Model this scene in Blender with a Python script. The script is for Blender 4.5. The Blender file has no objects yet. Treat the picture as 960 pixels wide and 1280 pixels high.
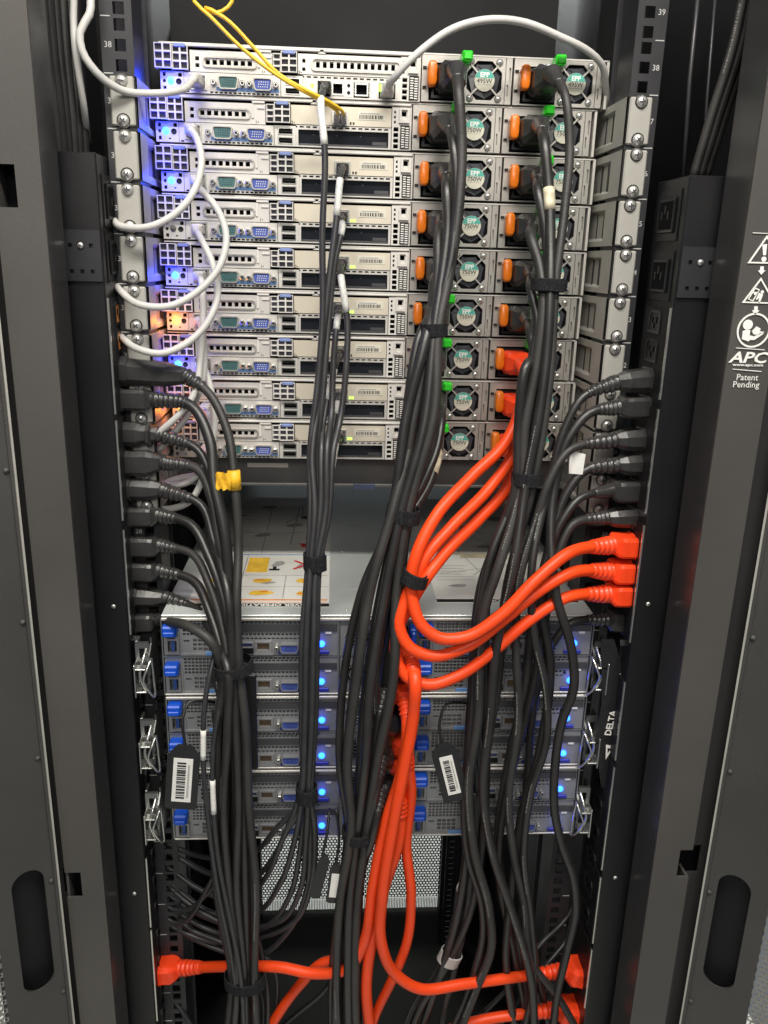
import bpy, math, random
from mathutils import Vector, Matrix
random.seed(7)
S = bpy.context.scene
COL = S.collection
# ------------------------------------------------------------------ camera, world, lamps, exposure
# millimetres inside the rack: x right, y into the rack (0 = rear mounting posts), z up from the top of unit 37
Z0 = 1.75                                                    # that height above the floor, metres
CAM = Vector((-45.948, -815.11, -151.41)); FPX = 1031.05
PITCH, ROLL, YAW = 0.29480, 0.02740, 0.06599
def cam_axes():
    f = Vector((math.sin(YAW), math.cos(YAW), 0)); r = Vector((math.cos(YAW), -math.sin(YAW), 0)); u = Vector((0, 0, 1))
    f2 = f*math.cos(PITCH) - u*math.sin(PITCH); u2 = u*math.cos(PITCH) + f*math.sin(PITCH)
    return r*math.cos(ROLL) + u2*math.sin(ROLL), u2*math.cos(ROLL) - r*math.sin(ROLL), f2
CR, CU, CF = cam_axes()
def W(p): return Vector((p[0]*.001, p[1]*.001, p[2]*.001 + Z0))
cd = bpy.data.cameras.new('camera'); co = bpy.data.objects.new('camera', cd); COL.objects.link(co)
cd.sensor_fit = 'VERTICAL'; cd.sensor_height = 36; cd.sensor_width = 27; cd.lens = FPX/1280*36
cd.clip_start = .02; cd.clip_end = 50
M4 = Matrix((CR, CU, -CF)).transposed().to_4x4(); M4.translation = W(CAM); co.matrix_world = M4
S.camera = co
wd = bpy.data.worlds.new('World'); S.world = wd; wd.use_nodes = True
bg = wd.node_tree.nodes['Background']; bg.inputs[0].default_value = (.86, .93, 1, 1); bg.inputs[1].default_value = .13
def area(name, loc, sx, sy, power, col, target):
    l = bpy.data.lights.new(name, 'AREA'); l.shape = 'RECTANGLE'; l.size = sx; l.size_y = sy; l.energy = power; l.color = col
    o = bpy.data.objects.new(name, l); COL.objects.link(o); o.location = loc
    o.rotation_euler = (Vector(target) - Vector(loc)).to_track_quat('-Z', 'Y').to_euler(); return o
area('aisle_lamp', (.05, -.80, 2.70), 1.3, .16, 29, (1, .955, .88), (.05, -.1, 1.0))
area('fill_lamp_behind', (-.2, -2.3, 2.6), 1.4, .5, 17, (1, .94, .86), (0, 0, 1.2))  # unseen fill lamp, added behind the camera to lift the frontal light
area('cold_aisle_lamp', (0, 1.75, 2.6), 1.2, .4, 34, (.97, 1, .97), (0, 1.4, 0))
S.view_settings.view_transform = 'Standard'; S.view_settings.look = 'None'
S.view_settings.exposure = .35; S.view_settings.gamma = 1; S.view_settings.use_curve_mapping = False
S.render.engine = 'CYCLES'

def at(px, py, Y):                                           # the point at depth Y (mm) seen at a place in the photograph
    d = CF + CR*((px-480)/FPX) - CU*((py-640)/FPX)
    return CAM + d*((Y - CAM.y)/d.y)

# ------------------------------------------------------------------ materials
MATS = {}
def mat(name, col, rough=.5, metal=0, var=.12, scale=60, bump=0, bscale=400, spec=.5, emit=None, es=0, coat=0, trans=0):
    m = bpy.data.materials.new(name); m.use_nodes = True; nt = m.node_tree; b = nt.nodes['Principled BSDF']
    b.inputs['Roughness'].default_value = rough; b.inputs['Metallic'].default_value = metal
    b.inputs['Specular IOR Level'].default_value = spec; b.inputs['Coat Weight'].default_value = coat
    b.inputs['Transmission Weight'].default_value = trans
    tc = nt.nodes.new('ShaderNodeTexCoord')
    n = nt.nodes.new('ShaderNodeTexNoise'); n.inputs['Scale'].default_value = scale; n.inputs['Detail'].default_value = 5
    nt.links.new(tc.outputs['Object'], n.inputs['Vector'])
    r = nt.nodes.new('ShaderNodeValToRGB'); e = r.color_ramp.elements
    e[0].position = .3; e[1].position = .7
    e[0].color = (*[c*(1-var) for c in col], 1); e[1].color = (*[min(1, c*(1+var)) for c in col], 1)
    nt.links.new(n.outputs['Fac'], r.inputs['Fac']); nt.links.new(r.outputs['Color'], b.inputs['Base Color'])
    rr = nt.nodes.new('ShaderNodeMapRange'); rr.inputs['To Min'].default_value = max(.03, rough*.85); rr.inputs['To Max'].default_value = min(1, rough*1.2)
    nt.links.new(n.outputs['Fac'], rr.inputs['Value']); nt.links.new(rr.outputs['Result'], b.inputs['Roughness'])
    if bump:
        n2 = nt.nodes.new('ShaderNodeTexNoise'); n2.inputs['Scale'].default_value = bscale; n2.inputs['Detail'].default_value = 3
        nt.links.new(tc.outputs['Object'], n2.inputs['Vector'])
        bp = nt.nodes.new('ShaderNodeBump'); bp.inputs['Strength'].default_value = bump; bp.inputs['Distance'].default_value = .001
        nt.links.new(n2.outputs['Fac'], bp.inputs['Height']); nt.links.new(bp.outputs['Normal'], b.inputs['Normal'])
    if emit:
        b.inputs['Emission Color'].default_value = (*emit, 1); b.inputs['Emission Strength'].default_value = es
    MATS[name] = m; return m
mat('server_metal', (.59, .570, .530), .40, .3, .07, 25, .12, 900)
mat('server_plastic', (.63, .61, .57), .5, 0, .06, 40)
mat('card_metal', (.62, .565, .46), .45, .15, .06, 20)
mat('psu_metal', (.47, .45, .41), .36, .55, .08, 30, .1, 700)
mat('bracket_metal', (.38, .37, .335), .5, .1, .1, 30, .15, 600)
mat('chrome', (.62, .62, .58), .26, .9, .05, 60)
mat('screw_metal', (.66, .65, .62), .3, .65, .08, 200)
mat('grey_steel', (.30, .315, .31), .33, .75, .10, 12, .06, 500)
mat('node_metal', (.285, .29, .30), .40, .4, .1, 40, .1, 800)
mat('dark_steel', (.085, .085, .09), .4, .5, .15, 25, .1, 700)
mat('frame_paint', (.072, .067, .062), .44, .0, .16, 5, .4, 1500, .45)
mat('frame_gloss', (.035, .034, .034), .22, 0, .1, 9, .08, 1500, .7)
mat('door_paint', (.052, .050, .047), .48, 0, .18, 6, .5, 1400, .45)
mat('rack_black', (.011, .011, .012), .5, 0, .2, 14, .25, 2200, .3)
mat('pdu_black', (.008, .0078, .009), .36, 0, .15, 18, .2, 1800, .5)
mat('panel_dark', (.0075, .008, .009), .6, 0, .12, 6, .1, 900, .25)
mat('catch_dark', (.05, .065, .12), .5, 0, .2, 60)
mat('shelf_grey', (.13, .13, .125), .45, .3, .12, 12, .1, 700)
mat('socket_black', (.009, .009, .010), .3, 0, .2, 80)
mat('hole_black', (.004, .004, .005), .8, 0, .1, 50, spec=.1)
mat('cable_black', (.0195, .0185, .018), .38, 0, .25, 35, .1, 500, .55)
mat('cable_worn', (.030, .0285, .027), .50, 0, .35, 18, .25, 300, .45)
mat('plug_black', (.032, .031, .0305), .23, 0, .2, 90, .2, 1500, .6)
mat('data_black', (.030, .030, .032), .42, 0, .18, 60, .1, 700, .5)
mat('cable_red', (.86, .066, .010), .40, 0, .14, 14, .12, 260, .35)
mat('plug_red', (.90, .060, .012), .36, 0, .06, 60, .1, 900, .5)
mat('cable_white', (.52, .51, .485), .48, 0, .09, 30, .1, 500)
mat('fibre_yellow', (.80, .50, .03), .4, 0, .08, 60)
mat('velcro', (.022, .022, .024), .92, 0, .45, 500, .9, 1800, .1)
mat('white_label', (.74, .73, .69), .55, 0, .05, 120)
mat('yellow_tape', (.80, .44, .02), .5, 0, .22, 120, .8, 160)
mat('tag_black', (.014, .014, .015), .35, 0, .15, 100, .2, 120)
mat('orange_lever', (.68, .16, .008), .32, 0, .2, 60, coat=.2)
mat('green_tab', (.05, .90, .04), .25, 0, .15, 150, trans=.35)
mat('teal_port', (.05, .135, .135), .5, 0, .15, 200)
mat('blue_port', (.05, .085, .34), .5, 0, .12, 200)
mat('blue_print', (.13, .25, .50), .5, 0, .25, 180)
mat('lattice_blue', (.20, .26, .50), .5, 0, .1, 90)
mat('latch_blue', (.006, .075, .52), .38, 0, .1, 70)
mat('label_teal', (.075, .36, .29), .5, 0, .08, 200)
mat('label_beige', (.55, .53, .43), .5, 0, .08, 200)
mat('ink_black', (.02, .02, .02), .7, 0, .2, 200, spec=.2)
mat('ink_dim', (.17, .17, .16), .6, 0, .3, 300)
mat('ink_dark', (.09, .09, .085), .6, 0, .2, 300)
mat('ink_mid', (.50, .50, .48), .6, 0, .1, 200)
mat('ink_grey', (.34, .34, .33), .7, 0, .2, 90)
mat('ink_white', (.78, .77, .73), .6, 0, .05, 90)
mat('ink_red', (.66, .03, .025), .6, 0, .1, 90)
mat('ink_yellow', (.80, .50, .05), .6, 0, .2, 60)
mat('ink_orange', (.72, .25, .04), .6, 0, .2, 60)
mat('ink_tan', (.52, .45, .30), .6, 0, .2, 60)
mat('cover_metal', (.60, .64, .625), .30, .3, .08, 8, .05, 500)
mat('paper', (.72, .72, .67), .5, 0, .05, 30)
mat('paper_grey', (.56, .565, .54), .42, 0, .05, 14)
mat('port_gold', (.13, .085, .045), .4, .4, .2, 90)
mat('fan_black', (.013, .013, .014), .35, 0, .15, 70)
mat('floor_tile', (.80, .81, .76), .5, 0, .06, 20)
mat('floor_dark', (.012, .0125, .011), .7, 0, .3, 8, spec=.12)
mat('led_blue', (.1, .3, .9), .3, 0, .02, 5, emit=(.02, .42, 1), es=9)
mat('led_deep_blue', (.05, .1, .9), .3, 0, .02, 5, emit=(.012, .10, 1), es=7)
mat('led_orange', (.9, .4, .1), .3, 0, .02, 5, emit=(1, .33, .02), es=11)
mat('led_green', (.2, .8, .1), .3, 0, .02, 5, emit=(.32, 1, .03), es=3.5)
mat('led_green_dim', (.16, .45, .05), .4, 0, .2, 200, emit=(.22, .75, .02), es=.25)
mat('led_off', (.16, .15, .14), .3, 0, .1, 90)
mat('sleeve_print', (.55, .50, .36), .5, 0, .35, 160)
mat('sleeve_grey', (.56, .56, .53), .5, 0, .2, 260)
mat('clear_plug', (.60, .58, .54), .3, 0, .08, 90)
mat('grey_plastic', (.42, .40, .38), .45, 0, .08, 90)
def MM(n): return MATS[n]

# ------------------------------------------------------------------ mesh builder (mm)
class MB:
    def __init__(s): s.v = []; s.f = []; s.m = []; s.s = []
    def add(s, vs, fs, mi=0, sm=False):
        n = len(s.v); s.v += [tuple(v) for v in vs]
        for f in fs: s.f.append([i+n for i in f]); s.m.append(mi); s.s.append(sm)
        return s
    def box(s, x0, x1, y0, y1, z0, z1, mi=0, c=0):
        if x1 < x0: x0, x1 = x1, x0
        if y1 < y0: y0, y1 = y1, y0
        if z1 < z0: z0, z1 = z1, z0
        if c <= 0:
            v = [(x, y, z) for x in (x0, x1) for y in (y0, y1) for z in (z0, z1)]
            return s.add(v, [(0,1,3,2),(4,6,7,5),(0,4,5,1),(2,3,7,6),(0,2,6,4),(1,5,7,3)], mi)
        c = min(c, (x1-x0)*.45, (y1-y0)*.45, (z1-z0)*.45)
        X = (x0, x1); Y = (y0, y1); Z = (z0, z1); sg = (1, -1); v = []; ix = {}
        for i in (0,1):
            for j in (0,1):
                for k in (0,1):
                    a, b, d = X[i], Y[j], Z[k]; p, q, r = sg[i]*c, sg[j]*c, sg[k]*c
                    ix[i,j,k,0] = len(v); v.append((a, b+q, d+r))
                    ix[i,j,k,1] = len(v); v.append((a+p, b, d+r))
                    ix[i,j,k,2] = len(v); v.append((a+p, b+q, d))
        f = []
        def q4(a, b, c_, d, out):
            A, B, C_ = (Vector(v[i]) for i in (a, b, c_))
            nn = (B-A).cross(C_-A)
            f.append((a,b,c_,d) if nn.dot(out) > 0 else (d,c_,b,a))
        for i in (0,1):
            o = Vector((1 if i else -1, 0, 0)); q4(ix[i,0,0,0], ix[i,1,0,0], ix[i,1,1,0], ix[i,0,1,0], o)
            o = Vector((0, 1 if i else -1, 0)); q4(ix[0,i,0,1], ix[1,i,0,1], ix[1,i,1,1], ix[0,i,1,1], o)
            o = Vector((0, 0, 1 if i else -1)); q4(ix[0,0,i,2], ix[1,0,i,2], ix[1,1,i,2], ix[0,1,i,2], o)
            for j in (0,1):
                a = 1 if i else -1; b = 1 if j else -1
                q4(ix[i,j,0,0], ix[i,j,0,1], ix[i,j,1,1], ix[i,j,1,0], Vector((a,b,0)))
                q4(ix[i,0,j,0], ix[i,0,j,2], ix[i,1,j,2], ix[i,1,j,0], Vector((a,0,b)))
                q4(ix[0,i,j,1], ix[0,i,j,2], ix[1,i,j,2], ix[1,i,j,1], Vector((0,a,b)))
                for k in (0,1):
                    t = (ix[i,j,k,0], ix[i,j,k,1], ix[i,j,k,2]); A, B, C_ = (Vector(v[q]) for q in t)
                    o = Vector((a, b, 1 if k else -1)); f.append(t if (B-A).cross(C_-A).dot(o) > 0 else t[::-1])
        return s.add(v, f, mi)
    def plate(s, x0, x1, z0, z1, holes, y0, y1, mi=0):     # sheet facing -y with real rectangular holes
        xs = sorted({x0, x1, *[h[0] for h in holes], *[h[1] for h in holes]}); zs = sorted({z0, z1, *[h[2] for h in holes], *[h[3] for h in holes]})
        xs = [x for x in xs if x0 <= x <= x1]; zs = [z for z in zs if z0 <= z <= z1]
        nx, nz = len(xs)-1, len(zs)-1
        sol = [[not any(h[0] <= (xs[i]+xs[i+1])/2 <= h[1] and h[2] <= (zs[k]+zs[k+1])/2 <= h[3] for h in holes) for k in range(nz)] for i in range(nx)]
        v = []; f = []
        def q(a, b, c, d): n = len(v); v.extend((a,b,c,d)); f.append((n,n+1,n+2,n+3))
        for k in range(nz):                                  # front faces, merged along x
            i = 0
            while i < nx:
                if sol[i][k]:
                    j = i
                    while j+1 < nx and sol[j+1][k]: j += 1
                    q((xs[i],y0,zs[k]), (xs[j+1],y0,zs[k]), (xs[j+1],y0,zs[k+1]), (xs[i],y0,zs[k+1])); i = j+1
                else: i += 1
        for i in range(nx):
            for k in range(nz):
                if not sol[i][k]: continue
                a, b, c, d = xs[i], xs[i+1], zs[k], zs[k+1]
                if i == 0 or not sol[i-1][k]: q((a,y1,c),(a,y0,c),(a,y0,d),(a,y1,d))
                if i == nx-1 or not sol[i+1][k]: q((b,y0,c),(b,y1,c),(b,y1,d),(b,y0,d))
                if k == 0 or not sol[i][k-1]: q((a,y1,c),(b,y1,c),(b,y0,c),(a,y0,c))
                if k == nz-1 or not sol[i][k+1]: q((a,y0,d),(b,y0,d),(b,y1,d),(a,y1,d))
        return s.add(v, f, mi)
    def prism(s, poly, y0, y1, mi=0):                       # poly in (x, z), ccw seen from -y
        n = len(poly); v = [(x, y0, z) for x, z in poly] + [(x, y1, z) for x, z in poly]
        return s.add(v, [tuple(range(n)), tuple(range(2*n-1, n-1, -1))] + [(i, n+i, n+(i+1) % n, (i+1) % n) for i in range(n)], mi)
    def ring(s, outer, inner, y0, y1, mi=0):                # flat frame between two outlines of equal count
        n = len(outer); v = [(x,y0,z) for x,z in outer]+[(x,y0,z) for x,z in inner]+[(x,y1,z) for x,z in outer]+[(x,y1,z) for x,z in inner]
        f = []
        for i in range(n):
            j = (i+1) % n
            f += [(i, j, n+j, n+i), (n+i, n+j, 3*n+j, 3*n+i), (j, i, 2*n+i, 2*n+j), (2*n+j, 2*n+i, 3*n+i, 3*n+j)]
        return s.add(v, f, mi)
    def lathe(s, prof, n=14, axis='y', c=(0,0,0), mi=0, sm=True):   # prof: (radius, along)
        v = []; f = []
        for r, t in prof:
            for i in range(n):
                a = 2*math.pi*i/n; p = (r*math.cos(a), t, r*math.sin(a))
                if axis == 'z': p = (p[0], p[2], p[1])
                if axis == 'x': p = (p[1], p[0], p[2])
                v.append((p[0]+c[0], p[1]+c[1], p[2]+c[2]))
        for k in range(len(prof)-1):
            for i in range(n):
                j = (i+1) % n; f.append((k*n+i, k*n+j, (k+1)*n+j, (k+1)*n+i))
        f.append(tuple(range(n))); f.append(tuple(range((len(prof)-1)*n, len(prof)*n)))
        return s.add(v, f, mi, sm)
    def loft(s, secs, mi=0, sm=False, caps=True):           # secs: lists of points, equal count
        n = len(secs[0]); v = [p for q in secs for p in q]; f = []
        for k in range(len(secs)-1):
            for i in range(n):
                j = (i+1) % n; f.append((k*n+i, k*n+j, (k+1)*n+j, (k+1)*n+i))
        if caps: f.append(tuple(reversed(range(n)))); f.append(tuple(range((len(secs)-1)*n, len(secs)*n)))
        return s.add(v, f, mi, sm)
    def tube(s, pts, r, n=10, mi=0, rf=None, flat=1.0):     # pts: Vectors; rf(i) optional radius
        P = [Vector(p) for p in pts]; k = len(P)
        T = [(P[min(i+1,k-1)]-P[max(i-1,0)]).normalized() for i in range(k)]
        nrm = T[0].orthogonal().normalized(); secs = []
        for i in range(k):
            nrm = (nrm - T[i]*nrm.dot(T[i])).normalized(); b = T[i].cross(nrm); rr = rf(i) if rf else r
            secs.append([P[i] + (nrm*math.cos(2*math.pi*j/n) + b*math.sin(2*math.pi*j/n)*flat)*rr for j in range(n)])
        return s.loft(secs, mi, True)
    def build(s, name, mats, parent=None, **props):
        me = bpy.data.meshes.new(name); root = parent
        while root is not None and root.parent is not None: root = root.parent
        o_ = ORG.get(root.name, (0,0,0)) if (root is not None and props.pop('world', False)) else (0,0,0)
        props.pop('world', None)
        me.from_pydata([((x-o_[0])*.001, (y-o_[1])*.001, (z-o_[2])*.001) for x, y, z in s.v], [], s.f)
        mats = [mats] if isinstance(mats, str) else mats
        for m in mats: me.materials.append(MATS[m])
        me.polygons.foreach_set('material_index', s.m); me.polygons.foreach_set('use_smooth', s.s); me.update()
        return inst(name, me, parent, **props)
ORG = {}
def inst(name, me, parent=None, loc=(0,0,0), rot=(0,0,0), **props):
    o = bpy.data.objects.new(name, me); COL.objects.link(o); o.parent = parent
    o.location = (loc[0]*.001, loc[1]*.001, loc[2]*.001 + (0 if parent else Z0)); o.rotation_euler = rot
    for k, v in props.items(): o[k] = v
    return o
def thing(name, label, cat, loc=(0,0,0), group=None, rot=(0,0,0)):
    o = bpy.data.objects.new(name, None); COL.objects.link(o); o.empty_display_size = .02
    o.location = W(loc); o.rotation_euler = rot; o['label'] = label; o['category'] = cat
    if group: o['group'] = group
    ORG[o.name] = tuple(loc); return o
def dup(o, parent=None):
    c = o.copy(); COL.objects.link(c); c.parent = parent
    for ch in o.children: dup(ch, c)
    return c
def circ(cx, cz, r, n=16, a0=0): return [(cx+r*math.cos(a0+2*math.pi*i/n), cz+r*math.sin(a0+2*math.pi*i/n)) for i in range(n)]
FONT = {}
def text_me(txt, size, mname, ext=.05, key=None, bold=False):      # letters in the xz plane facing -y, centred
    cu = bpy.data.curves.new('lettering', 'FONT'); cu.body = txt; cu.size = size*.001; cu.align_x = 'CENTER'; cu.align_y = 'CENTER'; cu.extrude = ext*.001
    cu.resolution_u = 2
    if bold: cu.offset = size*.001*.025
    t = bpy.data.objects.new('lettering', cu); COL.objects.link(t)
    dg = bpy.context.evaluated_depsgraph_get(); me = bpy.data.meshes.new_from_object(t.evaluated_get(dg)); bpy.data.objects.remove(t)
    me.transform(Matrix.Rotation(math.pi/2, 4, 'X')); me.materials.clear(); me.materials.append(MATS[mname]); me.name = 'lettering'
    return me
def spline(P, step=6.0):                                    # smooth curve through the points
    P = [Vector(p) for p in P]; n = len(P); out = []
    L = [max(1e-6, (P[i+1]-P[i]).length) for i in range(n-1)]; T = []
    for i in range(n):
        if i == 0: t = (P[1]-P[0])/L[0]
        elif i == n-1: t = (P[-1]-P[-2])/L[-1]
        else: t = ((P[i]-P[i-1])/L[i-1]*L[i] + (P[i+1]-P[i])/L[i]*L[i-1])/(L[i]+L[i-1])
        T.append(t)
    for i in range(n-1):
        k = max(2, int(L[i]/step))
        for q in range(k):
            t = q/k; out.append(P[i]*(2*t**3-3*t*t+1) + T[i]*L[i]*(t**3-2*t*t+t) + P[i+1]*(-2*t**3+3*t*t) + T[i+1]*L[i]*(t**3-t*t))
    out.append(P[-1]); return out

# screw: pan head with a cross recess, facing -y
sb = MB(); sb.lathe([(0.2,-3.4),(2.2,-3.2),(3.7,-2.3),(4.5,-.9),(4.6,0)], 14)
sb.box(-2.4, 2.4, -3.75, -2.6, -.5, .5, 1); sb.box(-.5, .5, -3.74, -2.6, -2.4, 2.4, 1)
sb.lathe([(5.6,-.9),(5.9,0)], 14, c=(0,.9,0))
tmp = sb.build('screw', ['screw_metal', 'dark_steel']); SCREW = tmp.data; bpy.data.objects.remove(tmp)
def screw(parent, x, y, z, s=1.0, name='screw'):
    o = inst(name, SCREW, parent, (x, y, z), (0, random.uniform(0, 1.5), 0)); o.scale = (s, s, s); return o

# ------------------------------------------------------------------ setting: floors
b = MB(); b.box(-900, 900, -1500, 3200, -1770, -1750); b.build('floor', 'floor_tile', kind='structure')

# ------------------------------------------------------------------ the cabinet
rack = thing('server_rack', 'black steel server rack cabinet holding the servers, power strips and cables', 'rack', (0, 0, -1750))
def post(sx):
    xc = sx*232.5; pb = MB(); hs = []
    for u in range(-3, 39):                                  # unit u below the top of unit 37
        for dz in (6.35, 22.225, 38.1):
            z = -44.45*u - dz; hs.append((xc-4.8, xc+4.8, z-4.8, z+4.8))
    x0, x1 = sorted((xc-sx*11, xc+sx*16.4))
    pb.plate(x0, x1, -1730, 200, hs, 0, 2.2)
    xi = xc-sx*11; pb.box(xi, xi+sx*2, 2.2, 42, -1730, 200); 
    pb.box(x0, x1, 60, 62, -1730, 200)
    p = pb.build('mounting_post', 'post_paint', rack, world=True)
    lb = MB(); a, c = sorted((sx*7.5, sx*15.6)); lb.box(a, c, -.3, .2, -.4, .4); um = lb.build('unit_mark', 'ink_mid', p, loc=(xc, 0, 1750+3*44.45))
    for u in range(-2, 39): inst('unit_mark', um.data, p, (xc, 0, 1750-44.45*u))
    for u in range(-3, 10):
        inst('unit_number', text_me(str(37-u), 6.8, 'ink_mid'), p, (xc+sx*10.6, -.3, -44.45*u-22.2+1750))
mat('post_paint', (.028, .028, .031), .42, .2, .15, 25, .15, 1200)
post(-1); post(1)
# rear frame uprights (taupe painted), inner returns, side skins
def upright(sx, xa, xb, yf, yi):
    fb = MB(); a, c = sorted((xa, xb)); zs = (-1735, 300)
    HZ = [(h[0], h[1], h[2], h[3]) for h in HOLES if h[4] == sx]
    fb.plate(a, c, zs[0], zs[1], HZ, yf, yf+2.5)
    fb.box(xa, xa+sx*2.5, yf+2.5, yi, zs[0], zs[1], 1)
    cut = HZ[0] if sx > 0 else None
    for za, zb in ([(zs[0], zs[1])] if not cut else [(zs[0], cut[2]), (cut[3], zs[1])]): fb.box(xb-sx*2.5, xb, yf+2.5, yf+60, za, zb)
    xs_ = sorted((xb+sx*.2, xb+sx*20)); fb.plate(xs_[0], xs_[1], zs[0], zs[1], HZ, yf+7, yf+9, 1)
    o = fb.build('frame_upright', ['frame_paint', 'frame_gloss'], rack, world=True)
    hb = MB(); hb.box(a+3, c+(18 if sx > 0 else -3), yf+20, yf+24, zs[0], zs[1]); hb.build('frame_lining', 'hole_black', o, world=True)
    return o
pl = at(91, 1108, -100); pr = at(862, 1081, -135); p0 = at(4, 232, -100)
HOLES = [(pl.x-11, pl.x+9, pl.z-14, pl.z+17, -1), (p0.x-9, p0.x+10, p0.z-16, p0.z+16, -1), (pr.x-12, pr.x+13, pr.z-15, pr.z+18, 1)]
upright(-1, -277, -315, -100, -55); upright(1, 283, 322, -135, -86)
for sx, xa, yf in ((-1, -336, -100), (1, 343, -135)):
    q = MB(); q.box(xa, xa+sx*2.5, yf, 905, -1735, 300); q.build('side_panel', 'rack_black', rack, world=True)
# zero-unit channel: dark vertical channel walls beside each post
for sx in (-1, 1):
    q = MB(); q.box(sx*262, sx*264, 64, 260, -1735, 300); q.box(sx*262, sx*290, 150, 152, -1735, 300); q.box(sx*268, sx*274, 96, 120, -1735, 300)
    q.build('cable_channel', 'rack_black', rack, world=True)
for sx in (-1, 1):                                           # front posts, deep inside
    q = MB(); hs = []
    for u in range(-3, 39):
        for dz in (6.35, 22.225, 38.1): z = -44.45*u-dz; hs.append((sx*232.5-4.8, sx*232.5+4.8, z-4.8, z+4.8))
    a, c = sorted((sx*220, sx*262)); q.plate(a, c, -1730, 250, hs, 742, 745); q.box(a, c, 800, 802, -1730, 250)
    q.build('front_post', 'post_paint', rack, world=True)
q = MB(); q.tube([at(876, -40, 40), at(862, 100, 40), at(853, 240, 40)], 2.2, 8); q.tube([at(897, -40, 70), at(884, 120, 70), at(876, 240, 70)], 1.6, 8)
q.build('cable_rod', 'dark_steel', rack, world=True)
q = MB(); q.box(-338, 345, -60, 905, -1746, -1734); q.build('base_panel', 'floor_dark', rack, world=True)
q = MB(); q.box(-312, 318, 700, 712, -380, 520); q.build('blanking_panel', 'panel_dark', rack, world=True)
q = MB(); q.box(-340, -212, 870, 905, -1734, 250); q.box(232, 345, 870, 905, -1734, 250); q.build('front_frame', 'rack_black', rack, world=True)
# front door: perforated sheet, the light floor of the other aisle shows through its holes
q = MB(); px_, pz_ = 8.2, 7.6; rz = 0
z = -1690
while z < -1380:
    off = px_/2 if rz % 2 else 0; x = -212+off-px_/2
    while x < 232:
        cx, cz = x+px_/2, z+pz_/2; hx, hz2 = 3.6, 2.9
        o = [(x, z), (cx, z), (x+px_, z), (x+px_, z+pz_), (cx, z+pz_), (x, z+pz_)]
        i_ = [(cx-hx*.6, cz-hz2), (cx, cz-hz2), (cx+hx*.6, cz-hz2), (cx+hx*.6, cz+hz2), (cx, cz+hz2), (cx-hx*.6, cz+hz2)]
        i_ = [(cx-hx*.75, cz-hz2), (cx, cz-hz2*1.0), (cx+hx*.75, cz-hz2), (cx+hx*.75, cz+hz2), (cx, cz+hz2), (cx-hx*.75, cz+hz2)]
        n = len(q.v); q.v += [(a, 893, b_) for a, b_ in o] + [(a, 893, b_) for a, b_ in i_] + [(a, 894.2, b_) for a, b_ in i_]
        for k in range(6):
            j = (k+1) % 6; q.f += [[n+k, n+j, n+6+j, n+6+k], [n+6+k, n+6+j, n+12+j, n+12+k]]; q.m += [0, 0]; q.s += [False, False]
        x += px_
    z += pz_; rz += 1
door_f = thing('front_door', 'perforated black front door seen low through the bottom of the rack', 'door', (0, 893, -1690))
q.build('perforated_sheet', 'rack_black', door_f, world=True, kind='stuff')
q = MB()
for k in range(110):
    x = -212+k*4.05; q.box(x, x+1.9, 891, 893, -1728, -1692)
q.build('ribbed_edge', 'bracket_metal', door_f, world=True, kind='stuff')

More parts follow.
